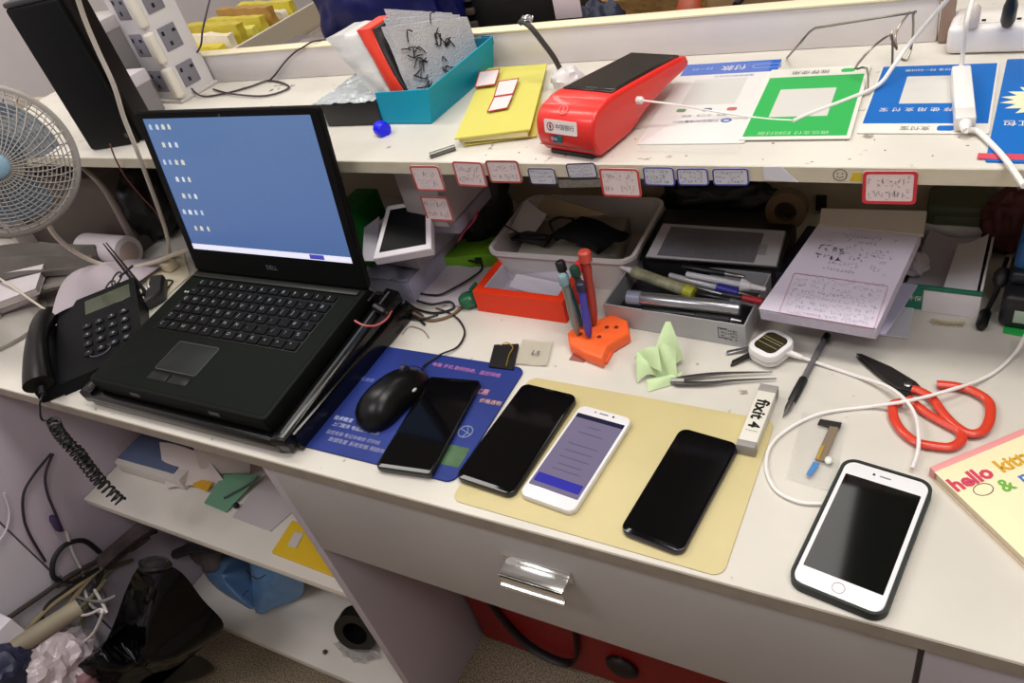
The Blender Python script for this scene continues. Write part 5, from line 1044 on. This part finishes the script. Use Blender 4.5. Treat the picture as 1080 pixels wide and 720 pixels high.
# ================================================================ left clutter on the desk
cream = M((220, 208, 192), .45)
cable('cream_cable', 'thick cream cable sagging from the fan to behind the laptop', [at(48, 232, y=.2), at(60, 250, y=.22), at(78, 265, y=.25), at(102, 277, y=.28), at(130, 283, y=.3), at(160, 277, y=.32), at(186, 267, y=.335), at(200, 262, y=.34)], .0042, cream)
cable('thin_cream_cable', 'thin cream cable crossing the papers at the left edge', [at(-6, 290, z=ZD + .07), at(14, 303, z=ZD + .06), at(34, 317, z=ZD + .05), at(50, 328, z=ZD + .055)], .0022, cream)
cable('red_cable', 'thin reddish wire hanging below the black case', [at(116, 152, y=.31), at(122, 168, y=.31), at(132, 186, y=.32), at(148, 206, y=.33), at(163, 222, y=.34), at(172, 238, y=.35)], .0013, M((120, 66, 60), .5))
pr = thing('paper_roll', 'white paper roll lying at the back left of the desk', 'paper roll', at(120, 282, y=.38))
ra, rb = at(92, 262, z=ZD + .0325), at(136, 266, z=ZD + .0325)
part('roll', rod(ra, rb, [(.03, 0), (.031, .02), (.031, .98), (.03, 1)], 28), M((206, 196, 202), .7), pr, True); part('core', rod(rb - (rb - ra).normalized() * .001, rb + (rb - ra).normalized() * .0012, [(.015, 0), (.015, 1)], 20), M((78, 56, 48), .7), pr, True, label='dark brown core opening'); part('core_ring', lathe([(.0155, 0), (.0205, 0), (.0205, .0022), (.0155, .0022)], 20, along(rb, rb + (rb - ra))), M((170, 150, 142), .7), pr, True)
solo('paper_sheet', sheet([at(54, 334, z=ZD + .052), at(140, 305, z=ZD + .01), at(190, 270, z=ZD + .004), at(95, 280, z=ZD + .03)], 14, 12, lambda u, v: (0, 0, .022 * math.sin(PI * v) * (1 - u) + .006 * abs(math.sin(5 * u))), .0008), M((186, 174, 182), .65), 'curved white paper sheet behind the telephone', 'paper')
solo('paper_sheet', slab([at(165, 320, z=ZD + .003), at(200, 290, z=ZD + .003), at(192, 262, z=ZD + .003), at(150, 285, z=ZD + .003)], .002, 0), M((226, 216, 190), .6), 'cream paper on the desk behind the laptop corner', 'paper')
gy_ = M((84, 78, 74), .7, var=.2, vs=14)
solo('newspaper_stack', sheet([at(-10, 300, z=ZD + .055), at(95, 282, z=ZD + .04), at(100, 258, z=ZD + .06), at(-10, 262, z=ZD + .07)], 12, 10, lambda u, v: (0, 0, .007 * math.sin(13 * v + 2 * u) + .004 * math.sin(5 * u)), .010), gy_, 'grey folded newspaper heap at the left under the fan', 'paper')
solo('newspaper_stack', sheet([at(-10, 318, z=ZD + .04), at(70, 300, z=ZD + .035), at(98, 282, z=ZD + .035), at(-10, 296, z=ZD + .045)], 12, 10, lambda u, v: (0, 0, .004 * math.sin(9 * v)), .01), M((112, 104, 100), .7, var=.2, vs=14), 'lower dark grey folded sheets at the left edge', 'paper')
solo('dark_block', box(-1.95, -1.375, .375, .60, ZD + .0005, ZD + .165, .004), M((78, 68, 62), .6, var=.15, vs=7), 'large dark brown block standing in for shade under the shelf behind the fan', 'box')  # added dark mass where the space beneath the shelf is only shaded
solo('black_bag', blob((at(155, 225, y=.44).x, .44, ZD + .075), .075, .06, .078, .22, 3, 14, 4, flat=-.95), M((17, 16, 17), .45), 'black bag heaped behind the laptop lid under the shelf', 'bag', ang=80)
solo('grey_rod', tube([at(86, 176, y=.35), at(100, 188, y=.35), at(112, 202, y=.355), at(126, 226, y=.36), at(140, 252, y=.365)], lambda t: .0035 + .0045 * t, 10), M((140, 130, 122), .4, .3), 'grey tapered rod leaning behind the paper roll', 'rod')
# booklets at the left edge
rn = random.Random(9)
cols = ((210, 202, 206), (176, 164, 176), (206, 212, 190), (226, 220, 206))
labs = ('topmost booklet of the stack at the left edge', 'lilac-grey booklet, second in the left edge stack', 'pale green booklet, third in the left edge stack', 'cream booklet lying lowest in the left edge stack')
zz = ZD + .0005
for k in range(3, -1, -1):
    a, b = at(-60, 372 - 8 * (3 - k), z=zz), at(42 - 2 * k, 316 + 6 * (k - 1), z=zz); ex = (b - a).normalized(); ey = V((-ex.y, ex.x, 0)); t_ = .013
    t = thing('booklet', labs[k], 'booklet', a, math.atan2(ex.y, ex.x), 'stacked booklets at the left edge'); Lk = (b - a).length
    part('pages', box(.001, Lk - .001, .001, .12, .0015, t_ - .0015, .0006), M((200, 190, 186), .7), t); part('cover', box(0, Lk, 0, .121, t_ - .0014, t_, .0005), M(cols[k], .5), t); part('cover', box(0, Lk, 0, .121, .0, .0014, .0005), M(cols[k], .5), t); part('spine', box(-.0004, .0008, 0, .121, .0002, t_ - .0002, 0), M((60, 56, 60), .6), t); zz += t_ + .0006
# black tools in a stand by the telephone
tlz = ZD + .03
tg = thing('tool_holder', 'black clip holder with grey prongs behind the telephone', 'holder', at(165, 318, z=ZD))
part('block', slab([at(150, 318, z=ZD + .024), at(170, 306, z=ZD + .024), at(172, 288, z=ZD + .03), at(158, 290, z=ZD + .03)], .022, .003), M((20, 20, 22), .5), tg, True)
for px in ((148, 305, 154, 322), (156, 300, 162, 318)): part('prong', tube([at(px[0], px[1], z=ZD + .03), at(px[2], px[3], z=ZD + .006)], .003, 8, smooth=False), M((150, 146, 138), .35, .6), tg, True)
tz2 = thing('tweezers', 'black tweezers leaning against the clip holder', 'tweezers', at(150, 310, z=ZD))
part('arm', tube([at(109, 257, z=ZD + .085), at(128, 281, z=ZD + .06), at(152, 312, z=ZD + .02)], lambda t: .0012 + .0025 * t, 6), M((40, 36, 36), .35, .4), tz2, True); part('arm', tube([at(112, 256, z=ZD + .085), at(133, 282, z=ZD + .06), at(156, 311, z=ZD + .02)], lambda t: .0012 + .0025 * t, 6), M((52, 48, 46), .35, .4), tz2, True)
sg = NB()
for (x, y) in ((116, 303), (123, 294)): c_ = at(x, y, z=ZD + .045); add(sg, tube([c_ + V((.010 * math.cos(t * PI / 6), .012 * math.sin(t * PI / 6), .006 * math.sin(t * PI / 6))) for t in range(12)], .0017, 6, 2, closed=True))
add(sg, tube([at(126, 292, z=ZD + .05), at(140, 280, z=ZD + .06)], .0022, 6, smooth=False)); solo('small_scissors', sg, M((30, 28, 30), .45), 'small black-handled scissors lying on the white sheet', 'scissors')
cable('thin_black_cable', 'short black wire curling beside the clip holder', [at(*p) for p in ((168, 312, ZD + .01), (178, 302, ZD + .006), (182, 296, ZD + .005), (174, 296, ZD + .006), (170, 304, ZD + .006))], .0014, kc)
solo('cream_plug', box(at(182, 286, z=ZD).x - .012, at(182, 286, z=ZD).x + .012, at(182, 286, z=ZD).y - .01, at(182, 286, z=ZD).y + .012, ZD + .0045, ZD + .022, .003), M((214, 200, 172), .5), 'cream plug block behind the laptop corner', 'plug')
# ================================================================ open shelves under the desk
zu = .4305; zl = .0525
bo = thing('flat_box', 'flat cream box with a blue-grey top on the upper under-desk shelf', 'box', (-1.39, .09, zu), R_(1))
part('box', box(0, .19, 0, .11, .0003, .03, .001), M((206, 198, 190), .6), bo); part('cover_sheet', box(0.0, .165, .01, .11, .0302, .0325, .0006), M((84, 96, 126), .6), bo, label='blue-grey top sheet')
a = at(85, 470, z=zu + .04)
solo('paper_sheet', sheet([at(175, 515, z=zu + .006), at(240, 512, z=zu + .004), at(215, 478, z=zu + .06), at(168, 466, z=zu + .05)], 8, 8, lambda u, v: (0, 0, .006 * math.sin(4 * u)), .0008), M((206, 194, 188), .65), 'crumpled white paper leaning on the upper under-desk shelf', 'paper')
solo('paper_sheet', sheet([at(215, 505, z=zu + .01), at(262, 498, z=zu + .01), at(262, 478, z=zu + .06), at(205, 470, z=zu + .07)], 8, 8, lambda u, v: (0, 0, .008 * math.sin(4 * u + 2 * v)), .0008), M((190, 178, 172), .65), 'second crumpled paper behind on the upper under-desk shelf', 'paper')
solo('green_folder', slab([at(215, 530, z=zu + .004), at(238, 540, z=zu + .004), at(275, 500, z=zu + .014), at(235, 500, z=zu + .014)], .002, .0004), M((110, 160, 128), .55), 'green folder sheet on the upper under-desk shelf', 'folder')
solo('yellow_scrap', slab([at(203, 512, z=zu + .012), at(218, 518, z=zu + .012), at(224, 508, z=zu + .016), at(206, 504, z=zu + .016)], .002, .0004), M((214, 160, 30), .55), 'small orange-yellow scrap beside the green folder', 'scrap')
solo('paper_sheet', slab([at(245, 545, z=zu + .002), at(285, 560, z=zu + .002), at(330, 520, z=zu + .002), at(280, 500, z=zu + .002)], .0015, 0), M((196, 186, 186), .65), 'flat white papers left of the yellow envelope', 'paper')
tsc = [at(236, 525, z=zu + .012), at(262, 510, z=zu + .016), at(272, 502, z=zu + .02)]
solo('black_stick', add(tube(tsc, .002, 6), blob(at(249, 533, z=zu + .008), .006, .006, .006, .1, sub=2)), BLK, 'thin black stick with knob lying on the green folder', 'stick')
ye = thing('envelope', 'yellow envelope with a pale sticker on the upper under-desk shelf', 'envelope', at(325, 585, z=zu))
ym = M((226, 186, 30), .5)
part('envelope', slab([at(286, 582, z=zu + .007), at(364, 612, z=zu + .007), at(352, 572, z=zu + .012), at(308, 548, z=zu + .012)], .006, .0008), ym, ye, True); part('sticker', slab([at(303, 575, z=zu + .0105), at(312, 578, z=zu + .0105), at(320, 563, z=zu + .012), at(311, 560, z=zu + .012)], .0007, 0), M((206, 196, 190), .5), ye, True)
# lowest shelf
bx2 = thing('blue_bag', 'light blue plastic bag on the lowest under-desk shelf', 'bag', at(262, 640, z=zl))
def pb_(y, *pp):
    o = [at(px, py, y=y) for px, py in pp]
    return [p if p.z > zl + .012 else at(q[0], q[1], z=zl + .012) for p, q in zip(o, pp)]
part('bag', pillow(pb_(.135, (210, 590), (228, 580), (258, 574), (264, 600), (268, 640), (250, 634), (224, 616)), .022, 1, 41, .010), M((88, 120, 158), .4, var=.1, vs=14, bump=.3, bs=30), bx2, True, ang=80)
part('bag', pillow(pb_(.125, (262, 578), (285, 585), (306, 596), (320, 614), (316, 630), (292, 640), (270, 646), (266, 612)), .020, 1, 43, .010), M((106, 144, 186), .4, var=.1, vs=14, bump=.3, bs=30), bx2, True, ang=80)
bs_ = NB()
for q in (((240, 622), (252, 634), (262, 642)), ((236, 640), (250, 632), (262, 622)), ((258, 600), (270, 610), (280, 606))): add(bs_, tube([at(*p, y=.07) for p in q], .0011, 5))
part('black_scribble', bs_, INK, bx2, True)
c = at(372, 640, z=zl + .02); 
tr_ = solo('tape_roll', lathe([(.045, 0), (.045, .03), (.026, .03), (.026, 0), (.045, 0)], 30, MX.Translation(at(371, 642, y=.10)) @ MX.Rotation(R_(70), 4, 'X') @ MX.Rotation(R_(15), 4, 'Y')), M((16, 15, 15), .35), 'black tape roll on the lowest shelf near the grey upright panel', 'tape'); tr_.location.z = zl + .0003
solo('clear_bag', blob((at(375, 690, z=zl).x, at(375, 690, z=zl).y + .01, zl + .008), .05, .022, .008, .5, 4, 6, 3, flat=-.9), M((190, 186, 180), .1, alpha=.35), 'small crumpled clear bag on the lowest under-desk shelf', 'bag')
q = at(343, 688, z=zl); solo('screw', rod(q + V((0, 0, .0005)), q + V((.004, 0, .012)), [(.005, 0), (.005, .3), (.002, .35), (.0015, 1)], 10), M((96, 70, 60), .35, .5), 'brown screw standing on the lowest under-desk shelf', 'screw')
# black plastic bag on the floor
gb2 = thing('plastic_bag', 'shiny black plastic bag standing on the floor before the lowest shelf', 'bag', (-1.27, -.085, 0))
ol_ = [at(*p[:2], y=p[2]) for p in ((148, 596, -.045), (170, 594, -.04), (192, 604, -.035), (214, 632, -.04), (236, 658, -.045), (222, 676, -.062), (204, 690, -.085), (168, 708, -.125), (130, 728, -.185), (84, 728, -.235), (68, 712, -.235), (104, 686, -.185), (121, 655, -.125), (133, 622, -.075))]
part('bag', pillow(ol_, .05, .5, 3, .018), M((4, 4, 5), .12, spec=.16, bump=.1, bs=14), gb2, True, ang=80)
part('knotted_top', pillow([at(*p, y=-.05) for p in ((150, 602), (146, 592), (156, 588), (172, 590), (182, 598), (168, 604))], .012, .8, 5, .006), M((6, 6, 7), .22, spec=.4), gb2, True, ang=80)
part('base', pillow([ol_[6], ol_[7], ol_[8], ol_[9], V((ol_[9].x + .01, ol_[9].y + .06, .02)), V((ol_[8].x, ol_[8].y + .07, .02)), V((ol_[6].x - .02, ol_[6].y + .01, .02))], .02, .8, 6, .01), M((6, 6, 7), .25, spec=.4), gb2, True, ang=80)
# cable tangle at the left
def yy(px, py, y):
    p = at(px, py, y=y)
    return p if p.x > -1.405 else at(px, py, x=-1.405)
T = [('black', 'thick black cable looping in a big ring under the desk corner', (20, 18, 20), .005, ((105, 582, -.02), (88, 570, -.02), (68, 575, -.02), (56, 592, -.03), (58, 610, -.05), (80, 612, -.07), (104, 600, -.05))),
     ('black', 'purple-black lead hanging down beside the telephone cord', (46, 34, 52), .0026, ((56, 478, .04), (48, 500, .0), (50, 520, -.02), (58, 540, -.03), (66, 560, -.04))),
     ('black', 'black lead bowing left beside the side cabinet', (34, 28, 34), .0026, ((54, 478, .05), (36, 500, .02), (25, 520, .0), (25, 545, -.02), (32, 565, -.03), (48, 592, -.06))),
     ('white', 'pale grey cable dropping through the tangle', (186, 180, 176), .003, ((70, 560, -.04), (76, 580, -.05), (86, 602, -.07), (90, 625, -.10), (98, 640, -.12), (112, 645, -.13), (100, 622, -.1))),
     ('beige', 'beige cable sweeping to the lower left', (136, 120, 92), .0055, ((150, 560, .05), (130, 585, .0), (100, 604, -.04), (70, 640, -.12), (40, 665, -.18), (10, 690, -.25))),
     ('black', 'dark brown cable running to the lower left corner', (52, 44, 40), .005, ((160, 555, .06), (140, 572, .03), (110, 588, -.01), (75, 606, -.06), (40, 630, -.12), (8, 652, -.18))),
     ('white', 'white forked wire end in front of the tangle', (206, 200, 196), .0025, ((72, 650, -.15), (92, 648, -.15), (108, 643, -.15), (100, 665, -.17), (88, 678, -.18), (84, 686, -.19))),
     ('grey', 'grey cable crossing behind the black plastic bag', (96, 90, 86), .004, ((150, 568, .04), (120, 590, .0), (98, 606, -.04), (108, 625, -.08), (112, 640, -.1))),
     ('olive', 'olive cable arching over the bag', (92, 88, 60), .004, ((140, 590, .02), (118, 600, -.02), (102, 620, -.08), (88, 650, -.13), (82, 670, -.17))),
     ('black', 'black cable at the far end of the tangle below the shelf', (22, 20, 22), .005, ((165, 560, .08), (150, 566, .06), (128, 578, .03), (112, 590, .0), (104, 610, -.05), (96, 625, -.09)))]
T += [('beige', 'tan cable arching above the grey-brown tube', (150, 134, 104), .005, ((140, 572, .03), (115, 592, -.01), (84, 616, -.08), (52, 640, -.15), (24, 668, -.22))),
      ('black', 'thin dark lead looping low in the tangle', (30, 26, 28), .003, ((96, 604, -.06), (70, 622, -.1), (48, 640, -.14), (46, 664, -.17), (58, 684, -.19))),
      ('grey', 'grey lead curving from the ring cable to the bag', (120, 114, 112), .0028, ((62, 606, -.05), (80, 628, -.1), (104, 634, -.12), (122, 628, -.1))),
      ('olive', 'olive cable lying along the grey-brown tube', (104, 98, 74), .0045, ((112, 612, -.07), (92, 634, -.12), (70, 654, -.16), (40, 676, -.21))),
      ('brown', 'brown cable crossing the top of the tangle', (74, 60, 50), .0045, ((158, 566, .05), (138, 580, .02), (118, 584, -.01), (98, 594, -.04), (84, 606, -.07), (60, 618, -.09))),
      ('white', 'thin white wire hanging at the far left edge', (196, 186, 200), .002, ((4, 520, -.02), (10, 540, -.05), (6, 560, -.08), (-4, 574, -.1)))]
for nm, lab, col, r, pts in T: cable(nm + '_cable', lab, [yy(*p) for p in pts], r, M(col, .5))
solo('adapter_plug', rod(yy(54, 544, -.028), yy(64, 560, -.034), [(.004, 0), (.007, .2), (.007, .8), (.003, 1)], 10), M((60, 44, 80), .45), 'purple plug on the lead beside the side cabinet', 'plug')
bl2 = M((44, 40, 38), .6, var=.2, vs=20)
cable('cable_bundle', 'thick dark bundle of cables under the shelf edge', [yy(*p) for p in ((160, 552, .05), (145, 562, .02), (126, 578, -.01), (108, 594, -.04))], .018, M((58, 48, 46), .6, var=.3, vs=40, bump=.8, bs=60))
cable('cable_bundle', 'black cables lying over the blue bag under the upper shelf', [at(*p, y=.075) for p in ((186, 584), (208, 576), (230, 578), (252, 574), (280, 566))], .012, M((26, 24, 26), .5))
def xs(x, *pp): return [at(px, py, x=x) for px, py in pp]
cg = at(54, 712, x=-1.34)
solo('crinkled_bag', blob(cg, .05, .085, .07, .3, 1.7, 21, 4, ridge=True), M((186, 172, 176), .15, bump=1, bs=60, coat=.4), 'crinkled greyish plastic bag heaped at the bottom left', 'bag', ang=25)
solo('junk_bag', blob(cg + V((-.01, -.05, -.17)), .04, .09, .13, .2, 1.5, 23, 4, ridge=True), M((70, 60, 60), .5), 'dim brown bag under the crinkled plastic bag', 'bag', ang=40)
solo('cardboard_tube', rod(at(4, 690, x=-1.365), at(84, 640, x=-1.33), [(.016, 0), (.017, .05), (.017, .95), (.016, 1)], 18), M((136, 126, 106), .6, var=.15, vs=14), 'dull grey-brown tube lying under the cable tangle', 'tube')
wb_ = at(12, 652, x=-1.36)
solo('white_box', box(-1.4195, -1.36, wb_.y - .3, wb_.y, .001, wb_.z, .002), M((206, 200, 206), .5), 'white carton standing at the bottom left corner', 'box')
solo('navy_bag', blob(at(2, 712, x=-1.35), .04, .05, .05, .25, 1.7, 27, 4, ridge=True), M((34, 36, 62), .5), 'dark navy bag at the very bottom left corner', 'bag', ang=30)
solo('pink_bag', blob(at(88, 712, x=-1.31), .03, .04, .03, .25, 1.8, 31, 4, ridge=True), M((132, 96, 100), .35), 'dull pink crumpled bag beside the black plastic bag', 'bag', ang=30)
solo('dark_bundle', blob((-1.365, .13, .125), .05, .045, .072, .3, 1.8, 33, 4, flat=-.95, ridge=True), M((112, 102, 100), .6), 'dim grey crumpled bundle on the lowest shelf behind the black bag', 'bundle', ang=80)
# red suitcase under the desk
rs = thing('red_suitcase', 'dark red suitcase with a black strap on the floor under the drawers', 'suitcase', (-.44, .34, 0))
rm_ = M((134, 16, 16), .5)
part('shell', box(-.715, -.05, .192, .44, .008, .46, .010, 3), rm_, rs, True); part('seam', box(-.716, -.049, .24, .246, .006, .461, .002), M((70, 10, 12), .5), rs, True)
part('strap', tube([(-.68, .189, .36), (-.645, .188, .18), (-.60, .182, .08), (-.53, .180, .05), (-.485, .184, .10), (-.46, .188, .34)], .009, 8, sq=.4), M((18, 14, 14), .5), rs, True)
part('clip', blob((-.40, .187, .10), .03, .012, .03, .1, sub=3), M((26, 12, 12), .5), rs, True)
for x in (-.66, -.12): part('wheel', rod((x - .012, .31, .014), (x + .012, .31, .014), [(.012, 0), (.0135, .2), (.0135, .8), (.012, 1)], 16), BLK, rs, True)
# ================================================================ behind the back board
rc = thing('counter', 'brown wooden counter behind the white desk', 'counter', (-.6, 1.3, 0))
part('top', box(-1.62, 1.2, .78, 1.85, .83, .86, .002), M((132, 104, 66), .5, var=.2, vs=4), rc, True); part('carcass', box(-1.6, 1.15, .80, 1.82, .0, .829, .002), M((110, 88, 60), .6), rc, True)
zc = .8605
def seat(px, y): return at(px[0], px[1], y=y)
# tilted wire-white tray with yellow packs
bt_ = thing('display_tray', 'white slatted tray of yellow packets behind the socket tower', 'tray', (-1.25, .95, zc))
r0, r1 = at(228, 62, y=.77), at(332, 2, y=1.18); dd = (r1 - r0).normalized(); L = (r1 - r0).length
wv = V((-.42, .06, 0)); up_ = V((0, 0, .05))
wtm = M((204, 196, 180), .5)
part('rail', slab([r0 - up_ * 1.0, r1 - up_ * 1.0, r1, r0], .008, .001, False), wtm, bt_, True); part('floor_panel', slab([r0 - up_, r1 - up_, r1 + wv - up_, r0 + wv - up_], .006, .001), wtm, bt_, True)
part('rail', slab([r0 - up_, r0 + wv - up_, r0 + wv, r0], .008, .001, False), wtm, bt_, True)
for k in (0, 1):
    q = r0 + dd * (.06 + .3 * k) + wv * .5; part('leg', box(q.x - .012, q.x + .012, q.y - .012, q.y + .012, zc, q.z - .052, .002), wtm, bt_, True)
ycol = ((206, 186, 40), (226, 216, 190), (190, 172, 50), (214, 206, 90), (200, 184, 60), (170, 130, 60), (222, 214, 190), (206, 190, 60))
names = ('nearest bright yellow packet in the slatted tray', 'white packet behind the nearest yellow one', 'olive yellow packet in the middle of the slatted tray', 'light lemon packet in the slatted tray', 'mustard packet standing beyond the lemon one', 'brownish packet toward the far end of the tray', 'cream packet near the far end of the tray', 'farthest yellow packet in the slatted tray')
for k in range(8):
    o = r0 + dd * (.035 + .043 * k) + wv * .06 - up_ * .98; sx = wv * .5; hh = V((-.02, .02, .055 + .012 * (k % 3)))
    lean('packet', names[k], [o, o + sx, o + sx + hh, o + hh], dd * .024, M(ycol[k], .4, var=.1, vs=30), 'packet', 'packets in the slatted tray', seed=40 + k, amp=.004)
# blue bag
pb = at(398, 30, y=.80)
solo('blue_bag', blob((pb.x, .84, zc + .16), .155, .065, .165, .18, 2.4, 51, 5, flat=-.96), M((13, 17, 74), .4, spec=.25, bump=.6, bs=18), 'dark blue plastic bag behind the wrapped packs', 'bag', ang=80)
# black printer like machine
pk = at(512, 20, y=.86)
mc = thing('black_machine', 'black vented machine behind the back board', 'machine', (pk.x, .9, zc))
hm = at(512, -20, y=.86).z - zc
part('housing', box(-.115, .13, -.02, .22, .0005, hm, .008, 3), M((20, 18, 19), .45), mc)
for k in range(5): part('vent_slat', box(-.10, -.03, -.028, -.018, hm * .35 + k * .024, hm * .35 + k * .024 + .012, .002), M((84, 74, 66), .5), mc)
part('vent_panel', box(-.115, .13, -.026, -.016, .002, hm * .3, .003), M((34, 30, 30), .5), mc)
# grey boxes between bag and tray
for (px, py, w_, h_, c_, lab) in ((322, 44, .10, .10, (120, 112, 108), 'dim grey carton between slatted tray and blue bag'), (292, 50, .08, .08, (104, 96, 96), 'darker grey carton under the slatted tray end')):
    q = at(px, py, y=.82); t = thing('carton', lab, 'box', (q.x, .82, zc)); hgt = q.z - zc - .012
    part('box', box(-w_ / 2, w_ / 2, 0, .1, .0005, hgt, .002), M(c_, .6, var=.1, vs=9), t); part('flap', box(-w_ / 2, w_ / 2, -.002, .05, hgt + .0003, hgt + .002, .0004), M(tuple(int(v * 1.15) for v in c_), .6), t); part('dark_dot', lathe([(.006, 0), (.006, .001)], 12, MX.Translation((.01, -.0004, hgt * .6)) @ MX.Rotation(PI / 2, 4, 'X')), BLK, t)
# objects on the brown counter to the right
q = at(600, 6, y=.80); tgm = thing('hang_tag', 'white tag with dark hook standing behind the back board', 'tag', (q.x, .80, zc))
hz_ = q.z - zc
part('card', box(-.028, .02, 0, .003, max(.02, hz_ - .02), hz_ + .07, .0008), M((226, 210, 216), .5), tgm); part('stem', box(-.004, .004, .0005, .006, .0005, max(.03, hz_), .001), BLK, tgm)
solo('dark_cloth', blob((at(625, 3, y=.82).x, .84, zc + .075), .05, .05, .078, .3, 3, 61, 4, flat=-.95), M((36, 40, 62), .6), 'dark blue-grey cloth heap right of the white tag', 'cloth', ang=80)
solo('tan_basket', (lambda b: (b.transform(MX.Translation((at(690, 4, y=.9).x, 1.0, zc))), b)[1])(tray(.22, .16, .02, .0005, .13, .006, .004, .03)), M((146, 112, 66), .6, var=.25, vs=22, bump=.6, bs=60), 'tan woven basket behind the back board', 'basket')
solo('brown_box', box(at(800, 0, y=.9).x - .07, at(800, 0, y=.9).x + .12, .86, 1.02, zc, at(800, -12, y=.86).z, .003), M((136, 110, 74), .6, var=.15, vs=9), 'brown cardboard box behind the wire stand', 'box')
solo('orange_bundle', blob((at(725, 1, y=.83).x, .83, zc + .075), .03, .03, .078, .25, 3, 71, 3, flat=-.95), M((156, 66, 34), .5), 'rust orange bundle before the tan basket', 'bundle', ang=80)
solo('black_stick', tube([at(776, 6, y=.79), at(790, -14, y=.84), at(800, -30, y=.9)], .006, 8), M((26, 18, 18), .5), 'dark stick leaning near the brown cardboard box', 'stick')
solo('brown_post', box(-.0325, -.018, .600, .62, ZS + .0005, 1.12, .003), M((150, 126, 112), .6), 'brownish post at the right end of the back board', 'post')
# items between black case and socket tower
for (x0, x1, y0, y1, h_, c_, lab) in ((110, 150, 44, 0, .16, (120, 116, 116), 'grey carton behind the tall black case'), (128, 160, 90, 60, .075, (140, 136, 140), 'small lilac-grey carton in front of the grey one behind the black case')):
    yb = .50 if h_ > .1 else .44; a, b_ = at(x0, y0 + 60, y=yb), at(x1, y0 + 60, y=yb); a.z = ZS
    t = thing('carton', lab, 'box', (a.x, yb, ZS)); w_ = (b_.x - a.x)
    part('box', box(0, w_, 0, .06, .0005, h_, .002), M(c_, .6), t); part('lid', box(-.001, w_ + .001, -.001, .061, h_ - .02, h_ + .001, .001), M(tuple(min(255, int(v * 1.5)) for v in c_), .5), t, label='pale lid')
solo('crumpled_paper', blob((at(148, 98, z=ZS).x, at(148, 98, z=ZS).y, ZS + .022), .045, .03, .022, .4, 3, 81, 4, flat=-.9, ridge=True), M((206, 206, 214), .5), 'crumpled white paper before the socket tower', 'paper', ang=80)
solo('yellow_packet', (lambda b: b)(box(at(118, 18, y=.52).x - .03, at(118, 18, y=.52).x + .03, .565, .59, ZS + .0005, at(118, -10, y=.52).z, .004)), M((206, 200, 150), .5), 'pale yellow packet behind the grey carton', 'packet')
